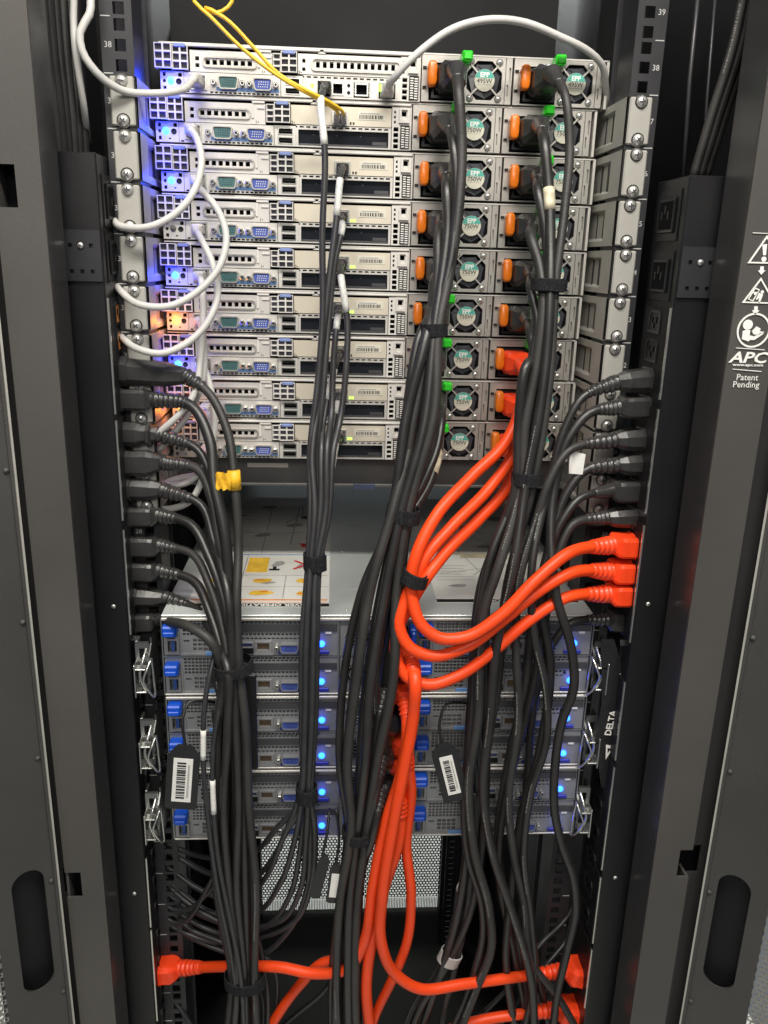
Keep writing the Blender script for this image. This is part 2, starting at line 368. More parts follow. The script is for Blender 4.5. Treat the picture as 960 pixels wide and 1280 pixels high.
# opened rear doors: only their hinge sides are in view
def door(sx, hx, hy, ang, pslot, label, mesh=False):
    t = thing('rear_door', label, 'door', (hx, hy, -1730), 'open rear door leaves', (0, 0, ang if sx > 0 else -ang))
    # local x runs outward for the right leaf, mirrored for the left
    W_ = 60
    def X(a, c): return tuple(sorted((sx*a, sx*c)))
    d = MB(); slots = []
    for pz in pslot: slots.append((*X(12, 43), pz[0], pz[1]))
    d.plate(*X(3, W_), 0, 2010, slots, 0, 3); d.box(*X(-1, 3), -2, 22, 0, 2010); d.box(*X(W_-3, W_), 3, 24, 0, 2010)
    lf = d.build('door_stile', 'door_paint', t)
    e = MB(); e.box(*X(-1.6, .2), -4.2, -1.6, 0, 2010); e.build('edge_trim', 'bracket_metal', lf)
    e = MB()
    for pz in pslot:                                         # rounded slot ends, a lip and a dark liner
        a, c = X(12, 43); r = (c-a)/2; m = (a+c)/2
        for zc, sg in ((pz[0], 1), (pz[1], -1)):
            for s2 in (0, 1):
                pts = [(m+(r+.05)*math.cos(math.pi/2*s2+math.pi/2*k/6), zc+sg*r-sg*(r+.05)*math.sin(math.pi/2*s2+math.pi/2*k/6)) for k in range(7)]
                e.prism(pts+[((m+r) if s2 == 0 else (m-r), zc)], .1, 2.9)
    e.build('slot_corner', 'door_paint', lf)
    e = MB(); e.box(*X(6, W_-5), 14, 16, 0, 2010); e.build('door_lining', 'panel_dark', lf)
    for k in range(14):
        r = MB(); r.lathe([(.3,-2.2),(1.8,-1.8),(2.8,-.7),(3.1,0)], 10); 
        if k == 0: RV = r.build('rivet', 'door_paint', lf, loc=(sx*5.5, 0, 120+k*142)); rv = RV.data
        else: inst('rivet', rv, lf, (sx*5.5, 0, 120+k*142))
    # perforated field beyond the stile
    mb = MB(); p = 6.6; rz = 0; z = 100
    while z < 1980:
        near = z < 1150
        x = W_ + (p/2 if rz % 2 else 0)
        while x < W_+ (70 if near else 8):
            cx, cz = x+p/2, z+p*.43; o = [(x, z), (x+p, z), (x+p, z+p*.43), (x+p, z+p*.86), (x, z+p*.86), (x, z+p*.43)]
            i_ = [(cx-1.2, cz-2.1), (cx+1.2, cz-2.1), (cx+2.4, cz), (cx+1.2, cz+2.1), (cx-1.2, cz+2.1), (cx-2.4, cz)]
            n = len(mb.v); mb.v += [(sx*a, 1, b_) for a, b_ in o]+[(sx*a, 1, b_) for a, b_ in i_]+[(sx*a, 2, b_) for a, b_ in i_]
            for k in range(6):
                j = (k+1) % 6; mb.f += [[n+k, n+j, n+6+j, n+6+k], [n+6+k, n+6+j, n+12+j, n+12+k]]; mb.m += [0, 0]; mb.s += [False, False]
            x += p
        z += p*.86; rz += 1
    mb.build('perforated_sheet', 'door_mesh', t, kind='stuff')
    return t
mat('door_mesh', (.30, .29, .27), .35, .7, .1, 50)
door(-1, -321, -106, -.62, [(846, 994)], 'left rear door leaf standing open, dark stile with a long slot and rivets')
door(1, 337, -141, -.62, [(862, 1002)], 'right rear door leaf standing open, dark stile with a long slot beside the warning label')

# warning label printed on the right upright
t = thing('warning_label', 'white printed warning triangles, reading figure and APC lettering on right upright', 'label', at(940, 400, -135.6))
YL = -135.8
def LP(px, py): p = at(px, py, YL); return (p.x, p.z)
def outline(pts, w):
    cx = sum(p[0] for p in pts)/len(pts); cz = sum(p[1] for p in pts)/len(pts)
    return pts, [(cx+(x-cx)*(1-w), cz+(z-cz)*(1-w)) for x, z in pts]
def flat(b, pts, mi=0): 
    ar = sum(pts[i][0]*pts[(i+1) % len(pts)][1]-pts[(i+1) % len(pts)][0]*pts[i][1] for i in range(len(pts)))
    b.prism(pts if ar > 0 else pts[::-1], YL, YL+.5, mi)
def rl(pts): return [LP(*p) for p in pts]
b = MB()
for tri in ([(934.5, 329), (959, 294), (979, 330)], [(927.5, 378.5), (951.5, 347), (970, 380)]):
    o, i_ = outline(rl(tri), .16); b.ring(o[::-1], i_[::-1], YL, YL+.5)
c_ = LP(942, 413); b.ring(circ(*c_, 14.2, 28), circ(*c_, 12.7, 28), YL, YL+.5)
b.build('warning_outline', 'ink_white', t, world=True)
b = MB()
flat(b, rl([(953, 306), (959, 305), (957.5, 319), (954, 319)])); flat(b, circ(*LP(955, 324), 2.1, 10))
for (x, y) in ((952.5, 333), (945, 383)):
    flat(b, rl([(x-2, y), (x+2.4, y), (x+2, y+5), (x+4.4, y+5), (x-1, y+10.5), (x-5, y+5), (x-2.4, y+5)]))
b.ring(rl([(935, 374), (944, 359), (950, 362), (941.5, 377)]), rl([(936.5, 373.6), (944.4, 361), (948.6, 363), (941, 375.4)]), YL, YL+.5)
flat(b, circ(*LP(953, 365), 1.4, 8)); flat(b, rl([(949, 366), (954, 368), (952, 373), (949.5, 379), (948, 378.6), (949, 372), (946, 375), (945, 374)]))
flat(b, rl([(941.5, 365), (947, 365), (948, 368), (943, 369)]))
flat(b, circ(*LP(935, 406), 4.2, 14)); flat(b, rl([(928.5, 414), (935, 411.5), (938, 413), (937, 419), (943, 420.5), (951, 416), (955, 417), (943, 425), (937, 425), (936, 427), (927.5, 424)]))
flat(b, rl([(940, 414), (946, 408), (951, 411), (949.5, 414), (956, 415), (948, 418.5), (942, 418)]))
for x0, y0, x1, y1 in ((941, 290.5, 962, 291.5), (920, 434.5, 956, 437), (916, 461, 952, 464)): flat(b, rl([(x0, y0), (x1, y1), (x1, y1+.9), (x0, y0+.9)]))
b.build('warning_picture', 'ink_white', t, world=True)
def label_text(txt, px, py, size, bold=False, sx=1.0, name='lettering', shear=0):
    me = text_me(txt, size, 'ink_white', bold=bold); p = at(px, py, YL)
    if shear: me.transform(Matrix.Shear('XZ', 4, (0, 0)) if False else Matrix(((1,0,shear,0),(0,1,0,0),(0,0,1,0),(0,0,0,1))))
    o = inst(name, me, t, (p.x-ORG[t.name][0], p.y-ORG[t.name][1], p.z-ORG[t.name][2])); o.scale = (sx, 1, 1)
label_text('APC', 936.5, 447.6, 12.4, True, 1.36, shear=.2); label_text('www.apc.com', 935, 456.2, 3.2, True, 1.45)
label_text('Patent', 934, 472, 7.4); label_text('Pending', 932.5, 481, 7.4)

# ------------------------------------------------------------------ power strips in the side channels
def c13(parent, x, sx, y, z, lit=False):
    """outlet on a face looking along -sx"""
    fr = MB(); r = [( -14,-10.5),(14,-10.5),(14,6),(10,10.5),(-10,10.5),(-14,6)]
    o = [(y+a, z+c) for a, c in r]; i_ = [(y+a*.8, z+c*.78) for a, c in r]
    def ring(bm, A, B, xa, xb, mi):
        n = len(A); v = [(xa, *p) for p in A]+[(xa, *p) for p in B]+[(xb, *p) for p in A]+[(xb, *p) for p in B]; f = []
        for k in range(n):
            j = (k+1) % n; f += [(k, j, n+j, n+k), (n+k, n+j, 3*n+j, 3*n+k), (k, 2*n+k, 2*n+j, j)]
        bm.add(v, f, mi)
    ring(fr, o, i_, x-sx*2.4, x+sx*0, 0)
    n = len(i_); fr.add([(x-sx*1.5, *p) for p in i_], [tuple(range(n))], 1)
    for dy, dz in ((-5, 1.5), (5, 1.5), (0, -3.5)): fr.box(x-sx*2.1, x-sx*1.55, y+dy-1, y+dy+1, z+dz-2.6, z+dz+2.6, 2)
    return fr.build('outlet', ['socket_black', 'outlet_glow_paint' if lit else 'pdu_black', 'hole_black'], parent, world=True)
mat('outlet_glow_paint', (.75, .27, .07), .4, 0, .15, 90)  # orange glow of the nearby status light put into the insert colour
def c19(parent, x, sx, y, z):
    fr = MB(); fr.box(x-sx*1.2, x, y-25, y+25, z-22, z+22, 0, .6)
    fr.box(x-sx*3.2, x-sx*1.2, y-18, y+18, z-15, z+15, 1, 1.5); fr.box(x-sx*3.6, x-sx*3.2, y-15, y+15, z-12, z+12, 2)
    for dy, dz in ((-7, 0), (7, 0), (0, 5)): fr.box(x-sx*4.2, x-sx*3.6, y+dy-1, y+dy+1, z+dz-3.5, z+dz+3.5, 0)
    return fr.build('large_outlet', ['pdu_black', 'socket_black', 'hole_black'], parent, world=True)
def strip(sx, xf, yn, label, ztop, plate_z, lit):
    t = thing('power_strip', label, 'power strip', (xf+sx*20, yn+35, -1730), 'vertical power strips')
    D = 72; b = MB(); a, c = sorted((xf, xf+sx*44)); b.box(a, c, yn, yn+D, -1730, ztop, 0, 1.2)
    b.build('housing', 'pdu_black', t, world=True)
    # rear cover plate with the screw holes, standing 2 mm proud
    b = MB(); z0, z1 = plate_z; hs = []
    for k in range(3):
        for z in (z1-13, z1-35): x = xf+sx*(9+k*9); hs.append((x-1.7, x+1.7, z-1.7, z+1.7))
    a, c = sorted((xf+sx*1, xf+sx*46)); b.plate(a, c, z0, z1, hs, yn-2.5, yn-.1)
    p = b.build('mounting_plate', 'post_paint', t, world=True)
    screw(p, xf+sx*18-ORG[t.name][0], yn-2.5-ORG[t.name][1], z1-13-ORG[t.name][2], .62)
    return t
def Zof(px, py, X):                                          # height where the sight line meets the plane x = X
    d = CF + CR*((px-480)/FPX) - CU*((py-640)/FPX); p = CAM + d*((X-CAM.x)/d.x); return p.z
PL = strip(-1, -250, -38, 'left black vertical power strip with ten black plugs', -68.5, (Zof(132, 352, -250), Zof(126, 288, -250)), True)
PR = strip(1, 256, -76, 'right black vertical power strip with three red plugs', -74, (Zof(846, 372, 256), Zof(852, 308, 256)), False)
YPL, YPR = -2, -40
for i, py in enumerate((253, 322)): c19(PL, -250, -1, YPL, at(140, py, YPL).z)
for i, py in enumerate((270, 345)): c19(PR, 256, 1, YPR, at(835, py, YPR).z)
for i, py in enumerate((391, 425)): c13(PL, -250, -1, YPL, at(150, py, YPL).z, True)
for i, py in enumerate((402, 438)): c13(PR, 256, 1, YPR, at(822, py, YPR).z)
for k in range(18):                                         # outlet bays further down, most carry plugs
    c13(PL, -250, -1, YPL, at(158, 800+k*33, YPL).z)
    if k not in (11, 12, 13): c13(PR, 256, 1, YPR, at(780, 806+k*33, YPR).z)
def trim(t, X, yn, sx, segs):
    for px0, y0, px1, y1 in segs:
        z0 = Zof(px0, y0, X); z1 = Zof(px1, y1, X); b = MB(); a, c = sorted((X-sx*1.6, X-sx*.1)); b.box(a, c, yn+2, yn+4.5, z1, z0)
        b.build('bank_edge', 'chrome', t, world=True)
        b = MB(); a, c = sorted((X-sx*1.2, X-sx*.1)); b.box(a, c, yn+7, yn+64, z1, z0); b.build('outlet_bank', 'rack_black', t, world=True)
trim(PL, -250, -38, -1, [(136, 372, 147, 515), (147.5, 523, 153, 650), (154, 662, 163, 792), (178, 1085, 186, 1165), (186, 1170, 196, 1275)])
trim(PR, 256, -76, 1, [(842, 385, 827, 500), (825, 512, 806, 640), (804, 655, 786, 800), (780, 850, 770, 950), (770, 962, 752, 1085), (751, 1095, 742, 1180), (741, 1188, 735, 1270)])
for (px, py, yy, par) in ((142, 758, -38, PL), (168, 1117, -38, PL), (810, 755, -76, PR), (769, 1097, -76, PR)):
    p = at(px, py, yy); g = ORG[par.name]; screw(par, p.x-g[0], p.y-g[1], p.z-g[2], .5)

# ------------------------------------------------------------------ rail brackets on the posts
ORD = ['topmost', 'second', 'third', 'fourth', 'fifth', 'sixth', 'seventh', 'eighth', 'ninth']
def bracket(sx):
    side = 'left' if sx < 0 else 'right'
    t = thing('rail_bracket', '', 'bracket', (sx*232.5, 0, -44.45), 'rail brackets on the posts')
    b = MB(); x0, x1 = -10.5, 10.5
    b.box(x0, x1, -3, -.2, 2.2, 42.2, 0, 1.6); b.build('ear', 'bracket_metal', t)
    b = MB(); xi = -sx*10.5
    # side wall stepping back along the server with two pressed recesses
    v = []; f = []
    def wallq(pts): n = len(v); v.extend((xi-sx*(o+2.6), y, z) for o, y, z in pts); f.append(tuple(range(n, n+len(pts))))
    Z1, Z2, P1, P2 = 2.0, 42.4, 7, 36                       # pocket pressed outward from the side wall
    wallq([(0, -1, Z1), (0, 30, Z1), (0, 30, Z2), (0, -1, Z2)])
    wallq([(0, 30, P2), (0, 200, P2), (0, 200, Z2), (0, 30, Z2)]); wallq([(0, 30, Z1), (0, 200, Z1), (0, 200, P1), (0, 30, P1)])
    wallq([(0, 30, P1), (-3, 34, P1+3), (-3, 34, P2-3), (0, 30, P2)]); wallq([(-3, 34, P1+3), (-3, 200, P1+3), (-3, 200, P2-3), (-3, 34, P2-3)])
    wallq([(0, 30, P2), (-3, 34, P2-3), (-3, 200, P2-3), (0, 200, P2)]); wallq([(0, 30, P1), (0, 200, P1), (-3, 200, P1+3), (-3, 34, P1+3)])
    wallq([(0, -1, Z2), (0, 200, Z2), (-9, 200, Z2), (-9, -1, Z2)]); wallq([(0, -1, Z1), (-9, -1, Z1), (-9, 200, Z1), (0, 200, Z1)])
    b.add(v, f)
    b.build('rail', 'bracket_metal', t)
    screw(t, 0, -3, 38.1, 1.1); screw(t, 0, -3, 6.35, 1.1)
    return t
for sx in (-1, 1):
    proto = bracket(sx)
    for i in range(9):
        o = proto if i == 0 else dup(proto)
        o.location = W((sx*232.5+random.uniform(-.5, .5), 0, -44.45*(i+1)))
        o['label'] = f"grey two-screw rail bracket on the {'left' if sx < 0 else 'right'} post, {ORD[i]} in its column{'' if i == 0 else ' from the top'}"

# ------------------------------------------------------------------ the nine slim servers (local mm: x from left, z from bottom, y = 0 rear face)
def tmpmesh(b, name, mats):
    o = b.build(name, mats); me = o.data; bpy.data.objects.remove(o); return me
def dshell(x, z, w, h, m):                                   # D-shaped port
    b = MB(); q = [(-w/2+1.5, h/2), (-w/2, h/2-1.5), (-w/2+1.4, -h/2+1.2), (-w/2+2.8, -h/2), (w/2-2.8, -h/2), (w/2-1.4, -h/2+1.2), (w/2, h/2-1.5), (w/2-1.5, h/2)]
    o = [(x+a, z+c) for a, c in q]; i_ = [(x+a*.88, z+c*.82) for a, c in q]
    b.ring(o, i_, -4.5, 0, 0); b.prism([(x+a*.88, z+c*.82) for a, c in q], -3.4, 0, 1)
    for r in range(3):
        for k in range(5): b.box(x-4.5+k*2.1+r*.4, x-3.7+k*2.1+r*.4, -3.6, -3.4, z-2.6+r*2.1, z-1.8+r*2.1, 2)
    return b
def standoff(x, z):
    b = MB(); b.lathe([(1.2,-4.2),(1.3,-5),(2.1,-5),(2.7,-4.6),(2.7,0)], 6, c=(x, 0, z), sm=False); b.lathe([(.9,-5.05),(1.0,-4.6)], 6, c=(x, 0, z), mi=1)
    return b
FAN_R = 17.0
def make_psu(parent, x, watt):
    root = MB(); root.box(.6, 87.6, 3, 60, .6, 41.4)
    # fascia: left field with socket bay, fan frame, right seam strip
    root.plate(.6, 42, .8, 41.2, [(7.5, 44, 2, 35)], 0, 3)
    oc = [(61+FAN_R*1.082*math.cos(math.pi/8+k*math.pi/4), 20.9+FAN_R*1.082*math.sin(math.pi/8+k*math.pi/4)) for k in range(8)]
    sq = [(81, 28), (68, 41.2), (54, 41.2), (42, 28), (42, 14), (54, .8), (68, .8), (81, 14)]
    root.ring(sq, oc, 0, 3)
    for t3 in ([(81, 28), (81, 41.2), (68, 41.2)], [(54, 41.2), (42, 41.2), (42, 28)], [(42, 14), (42, .8), (54, .8)], [(68, .8), (81, .8), (81, 14)]): root.prism(t3, 0, 3)
    root.plate(81.7, 87.6, .8, 41.2, [(83, 84.4, 8, 18), (84.8, 86.4, 20, 33)], 0, 3)
    p = root.build('power_supply', 'psu_metal', parent, loc=(x, -1.5, 0))
    b = MB(); b.box(7.5, 42, 2.4, 2.9, 2, 35, 0); b.ring([(10, 4), (41, 4), (41, 33), (10, 33)], [(12.5, 6.5), (38.5, 6.5), (38.5, 30.5), (12.5, 30.5)], -1, 2.4, 1)
    b.build('inlet', ['hole_black', 'socket_black'], p)
    b = MB(); b.prism(oc, 2.2, 2.6); b.build('fan_well', 'hole_black', p)
    b = MB()
    for k in range(7):
        a = k*2*math.pi/7; pts = []
        for r in (8.5, 12.5, 16):
            for da, yy in ((-.34, 2.0), (.36+.02*r, .9)):
                aa = a+da+r*.035; pts.append((61+r*math.cos(aa), yy-.0, 20.9+r*math.sin(aa)))
        b.add(pts, [(0,1,3,2), (2,3,5,4)], 0, True)
    b.build('fan_blades', 'fan_blade', p)
    b = MB()
    for k in range(4):
        a = math.pi/4+k*math.pi/2; c, s_ = math.cos(a), math.sin(a)
        b.prism([(61+8*c-s_*.75, 20.9+8*s_+c*.75), (61+8*c+s_*.75, 20.9+8*s_-c*.75), (61+19*c+s_*.75, 20.9+19*s_-c*.75), (61+19*c-s_*.75, 20.9+19*s_+c*.75)], -1.0, .0)
    b.lathe([(9.9,-1.2),(9.9,0)], 20, c=(61, 0, 20.9), sm=False); b.build('fan_guard', 'psu_metal', p)
    b = MB(); up = [(61+9.6*math.cos(a), 20.9+9.6*math.sin(a)) for a in [math.radians(12+k*156/12) for k in range(13)]]
    dn = [(61+9.6*math.cos(a), 20.9+9.6*math.sin(a)) for a in [math.radians(168+k*204/14) for k in range(15)]]
    b.prism(up, -1.7, -1.2, 0); b.prism(dn, -1.7, -1.2, 1)
    b.box(54.5, 67.5, -1.8, -1.7, 17.0, 17.4, 2)
    hl = b.build('hub_label', ['label_teal', 'label_beige', 'ink_grey'], p)
    inst('lettering', TXT['EPP'], p, (61, -1.75, 25.6)); inst('lettering', TXT[watt], p, (61, -1.75, 20.2))
    for sx_, sz in ((47.5, 36.8), (75, 36.8), (47.5, 5), (75, 5)): screw(p, sx_, -.2, sz, .62)
    b = MB(); b.loft([[(cx_, yy, cz_) for cx_, cz_ in [(9.5+4.7*s2*math.copysign(abs(math.cos(a))**.55, math.cos(a)), 23+11.4*s2*math.copysign(abs(math.sin(a))**.55, math.sin(a))) for a in [(k+.5)*math.pi/6 for k in range(12)]]] for yy, s2 in ((0, .8), (-3, .95), (-11, 1), (-14, .95), (-15, .8))], 0, True)
    b.build('release_lever', 'orange_lever', p)
    b = MB(); b.box(36.5, 46.5, -17, -1.2, 33.8, 42.8, 0, 1.2); b.box(37.8, 45.2, -19, -17, 35, 41.6, 0, .6); b.build('handle_tab', 'green_tab', p)
    b = MB(); b.box(1.5, 5, -1.6, 0, 12, 14.2); b.box(1.5, 5, -1.6, 0, 29, 31.2); b.build('catch', 'ink_black', p)
    return p
mat('fan_blade', (.05, .052, .06), .3, 0, .1, 70)
TXT = {'EPP': text_me('EPP', 6.0, 'ink_white', bold=True), '750W': text_me('750W', 5.8, 'ink_dark', bold=True), '495W': text_me('495W', 5.8, 'ink_dark', bold=True)}

def barcode(b, x0, x1, z0, z1, y, mi, vertical=False):
    x = x0; rnd = random.Random(int(x0*7+z0))
    if not vertical:
        while x < x1-.5:
            w = rnd.choice((.5, .8, 1.1)); b.box(x, min(x1, x+w), y, y+.12, z0, z1, mi); x += w+rnd.choice((.5, .7, 1.0))
    else:
        z = z0
        while z < z1-.5:
            w = rnd.choice((.6, 1.0, 1.5)); b.box(x0, x1, y, y+.12, z, min(z1, z+w), mi); z += w+rnd.choice((.6, .9, 1.3))

def make_server(top=False):
    t = thing('rack_server', '', 'server', (-215, 61, 0), 'slim servers stacked in the rack')
    b = MB(); b.box(0, 246, 6, 690, 0, 42.6); b.box(246, 430, 30, 690, 0, 42.6); b.box(426, 428.5, -1, 30, .3, 42.4); b.box(245.2, 245.9, 0, 30, .3, 42.4)
    b.box(0, 428, -1, 30, 41.7, 42.9); b.build('chassis', 'server_metal', t)
    b = MB(); b.box(21.5, 150, -3, 0, 39.2, 41.4, 0, .6); b.box(153, 245, -3, 0, 39.2, 41.4, 0, .6); b.box(148, 155, -2, 0, 38, 39.6); b.box(30, 45, -4, -3, 39.5, 41); b.box(92, 104, -2.4, 0, 37.2, 39, 0)
    b.build('top_lip', 'server_plastic', t)
    # I/O panel with its port cut-outs and the vent teeth under it
    holes = [(27.5, 43, .9+2.4, 16.6)] + [(46+k*4.4, 49+k*4.4, .7, 2.2) for k in range(15)]+[(23.6, 26.4, .7, 2.2)]
    b = MB(); b.plate(22, 112.4, .2, 18, holes, -1.2, 5); b.build('port_panel', 'server_metal', t)
    b = MB(); b.box(52, 111, -1.4, -1.2, 3, 6.2); b.build('port_marking', 'blue_print', t)
    b = MB(); b.box(26.8, 43.6, 3, 5.4, 2, 17, 1); b.ring([(27.3, 3.1), (43.2, 3.1), (43.2, 16.8), (27.3, 16.8)], [(28.9, 4.4), (41.6, 4.4), (41.6, 15.4), (28.9, 15.4)], -2.4, 3, 0)
    b.build('network_port', ['chrome', 'hole_black'], t)
    sp = dshell(63.5, 9.8, 19.5, 11.5, 0).build('serial_port', ['psu_metal', 'teal_port', 'ink_black'], t, loc=(0, -1.2, 0))
    vp = dshell(95.8, 9.4, 18.5, 11, 0).build('video_port', ['psu_metal', 'blue_port', 'ink_white'], t, loc=(0, -1.2, 0))
    for x, z, par in ((49.6, 9.6, sp), (76.6, 9.6, sp), (83.2, 9.2, vp), (108.2, 9.2, vp)): standoff(x, z).build('jack_screw', ['chrome', 'ink_black'], par)
    # indicator panel
    b = MB(); b.plate(0, 21.6, .2, 18.4, [(2.2, 5, 11.5+2.2, 11.5+5.6), (16.6, 20, 13.6, 17), (2.4, 5.2, 2.2, 5.4), (12, 14, 2.6, 4)], -1.2, 5); b.lathe([(2.7,-1.4),(2.7,-1.0)], 12, c=(17, 0, 9.6), mi=1); b.lathe([(1.5,-1.4),(1.5,-1.0)], 10, c=(3.6, 0, 9.8), mi=1)
    b.build('indicator_panel', ['server_metal', 'ink_black'], t)
    b = MB(); b.lathe([(.4,-3.2),(2.2,-2.7),(3.1,-1.5),(3.2,0)], 14, c=(9.6, 0, 10), sm=True); b.build('status_light', 'led_off', t)
    b = MB(); b.box(0, 246, 5.2, 5.9, 0, 42); b.build('inner_wall', 'hole_black', t)
    # lattice grips
    def lattice(x0, x1, z0, z1, nx, nz, y, nm, tab):
        hs = []; wx = (x1-x0)/nx; wz = (z1-z0)/nz
        for i in range(nx):
            for k in range(nz): hs.append((x0+i*wx+.75, x0+(i+1)*wx-.75, z0+k*wz+.7, z0+(k+1)*wz-.7))
        b = MB(); b.plate(x0, x1, z0, z1, hs, y, y+3.5); b.box(x0, x1, y+3.5, y+4.1, z0, z1, 1)
        b.box(x0+.2, x0+1.4, y+4.1, 0, z0, z1, 0); b.box(x1-1.4, x1-.2, y+4.1, 0, z0, z1, 0)
        o = b.build(nm, ['server_plastic', 'lattice_back'], t)
        if tab: q_ = MB(); q_.box(tab[0], tab[1], y-1, y+2, z1-2.3, z1+.8, 0, .5); q_.build('grip_tab', 'lattice_blue', o)
    lattice(-3.4, 12.2, 19.4, 40.4, 2, 3, -9, 'lattice_grip', None); lattice(12.4, 26.8, 19.2, 40, 2, 3, -6, 'lattice_grip', (14, 25))
    lattice(105.4, 113, 20.6, 36.6, 1, 3, -3.4, 'lattice_grip', None); lattice(113.2, 128.4, 20.4, 38, 2, 3, -6, 'lattice_grip', (115, 126.6))
    # first expansion slot cover
    hs = [(42.4+k*6.55, 46.6+k*6.55, 25.0, 29.4) for k in range(7)] + [(33, 36.6, 22.4, 25.8), (33, 36.6, 28.2, 31.6)]
    b = MB(); b.plate(28, 104.6, 18.6, 36.8, hs, -1, 5)
    def pill(x0, x1, z0, z1, r=2.6): return [(x1-r+r*math.cos(a), z1-r+r*math.sin(a)) for a in (0, math.pi/4, math.pi/2)] + [(x0+r+r*math.cos(a), z1-r+r*math.sin(a)) for a in (math.pi/2, math.pi*.75, math.pi)] + [(x0+r+r*math.cos(a), z0+r+r*math.sin(a)) for a in (math.pi, math.pi*1.25, math.pi*1.5)] + [(x1-r+r*math.cos(a), z0+r+r*math.sin(a)) for a in (math.pi*1.5, math.pi*1.75, math.pi*2)]
    b.ring(pill(39.6, 90.6, 22.4, 32, 3.2), pill(41, 89.2, 23.8, 30.6, 2.6), -2.6, -1, 1)
    b.build('slot_cover', ['server_metal', 'psu_metal'], t)
    inst('lettering', TXT1, t, (96.5, -1.1, 20.6))
    b = MB(); b.box(91.5, 93.5, -2.2, -1, 24, 36.4); b.box(97, 104, -2.2, -1, 32.4, 34.4); b.build('retaining_clip', 'server_plastic', t)
    # usb pair
    b = MB(); b.plate(113, 133.6, .2, 18.4, [(116.4, 131, 10.2, 16.6), (116.4, 131, 2, 8.4)], -1.4, 5); b.build('usb_panel', 'server_metal', t)
    for z in (2, 10.2):
        b = MB(); b.ring([(116.5, z+.1), (130.9, z+.1), (130.9, z+6.3), (116.5, z+6.3)], [(117.3, z+.9), (130.1, z+.9), (130.1, z+5.5), (117.3, z+5.5)], -2, 4, 0); b.box(118, 129.6, -.2, 4, z+2.9, z+4.7, 1); b.build('usb_port', ['chrome', 'ink_black'], t)
    # second slot and the low bay
    teeth = [(131+k*6.3, 135+k*6.3, 17.2, 18.7) for k in range(15)]
    if not top:
        b = MB(); b.plate(129, 226, 20.2, 37, [(169.6, 183, 20.9, 31.6)], -1, 5); b.box(169.6, 183, 3, 5, 20.4, 32.4, 1); cardp = b.build('expansion_card', ['card_metal', 'hole_black'], t)
        b = MB(); b.ring([(168.6, 20), (184, 20), (184, 32.4), (168.6, 32.4)], [(170.2, 21.4), (182.4, 21.4), (182.4, 30.8), (170.2, 30.8)], -3, 1); b.build('card_cage', 'chrome', cardp)
        b = MB(); b.box(193, 220.6, -1.35, -1, 26, 33.4, 0); barcode(b, 195, 218.6, 27, 30.4, -1.5, 1); b.box(196, 214, -1.48, -1.35, 31.3, 32.2, 2); b.build('barcode_label', ['paper_warm', 'ink_black', 'ink_grey'], cardp)
        b = MB(); b.box(185.8, 187.4, -1.5, -1, 21.6, 23.6); b.box(188.6, 190.2, -1.5, -1, 21.6, 23.6); b.build('link_light', 'ink_black', cardp)
        b = MB(); b.plate(133.8, 226, .2, 19.4, teeth+[(136, 223.6, 1.4, 15.6)], -1.2, 5); b.build('bay_frame', 'server_metal', t)
        b = MB(); b.box(135, 225, 2.4, 4.6, .6, 16, 0); b.box(136.4, 223, 1.4, 2.4, 2, 3.6, 1); b.box(208, 222, 1.2, 2.4, 4, 7, 1)
        for k in range(3): b.box(150+k*23, 151+k*23, 2.1, 2.4, 11, 12, 1)
        b.build('bay_interior', ['bay_glass', 'dark_steel'], t)
    else:
        hs = [(146+k*6.5, 149.6+k*6.5, 26.2, 31.4) for k in range(12)] + [(133, 136, 23, 26), (133, 136, 30, 33.4)]
        b = MB(); b.plate(129, 228, 20.2, 37.6, hs, -1, 5); b.ring(pill(141.5, 226.4, 23, 34.4, 3.2), pill(143, 225, 24.4, 33, 2.6), -2.6, -1, 1); b.build('slot_cover', ['server_metal', 'psu_metal'], t)
        b = MB(); b.plate(133.8, 228, .2, 19.4, teeth+[(139, 146, 1.6, 15), (147.6, 160, 1.6, 15), (161, 172.6, 3, 14.6), (182, 197, 1.6, 15), (206, 222, 1.6, 15)], -1.2, 5)
        b.build('bay_frame', 'server_metal', t)
        b = MB(); b.box(174, 180.4, -1.5, -1.2, 2, 15.4, 0); b.lathe([(1.6,-1.8),(1.6,-1.4)], 10, c=(177.2, 0, 11.8), mi=1); b.lathe([(1.6,-1.8),(1.6,-1.4)], 10, c=(177.2, 0, 5.6), mi=1); b.box(199, 203.6, -1.5, -1.2, 1, 15.4, 0); b.box(139, 146, -1.5, 0, 1.6, 15, 0)
        b.build('light_panel', ['white_label', 'ink_black'], t)
        b = MB(); b.lathe([(1.8,-2),(1.8,-1.4)], 10, c=(142.6, 0, 10.6)); b.box(206.6, 211, -2, -1, 8, 14); b.build('link_light', 'led_green', t)
        for x0, x1 in ((161, 172.6), (183, 196)):
            b = MB(); b.box(x0-1, x1+1, 3, 4.6, 1.6, 16, 1); b.ring([(x0, 3), (x1, 3), (x1, 14.6), (x0, 14.6)], [(x0+1.4, 4.4), (x1-1.4, 4.4), (x1-1.4, 13), (x0+1.4, 13)], -2, 3, 0); b.build('network_port', ['chrome', 'hole_black'], t)
    inst('lettering', TXT2, t, (131, -1.3, 20.8+(.5)))
    # vented strip with the service tab
    hs = [(228.4, 233.2, 1.6+k*5.1, 5.4+k*5.1) for k in range(4)] + [(228.6, 230.4, 24+k*4.4, 26.4+k*4.4) for k in range(3)] + [(236, 240.6, 30.4, 35)]
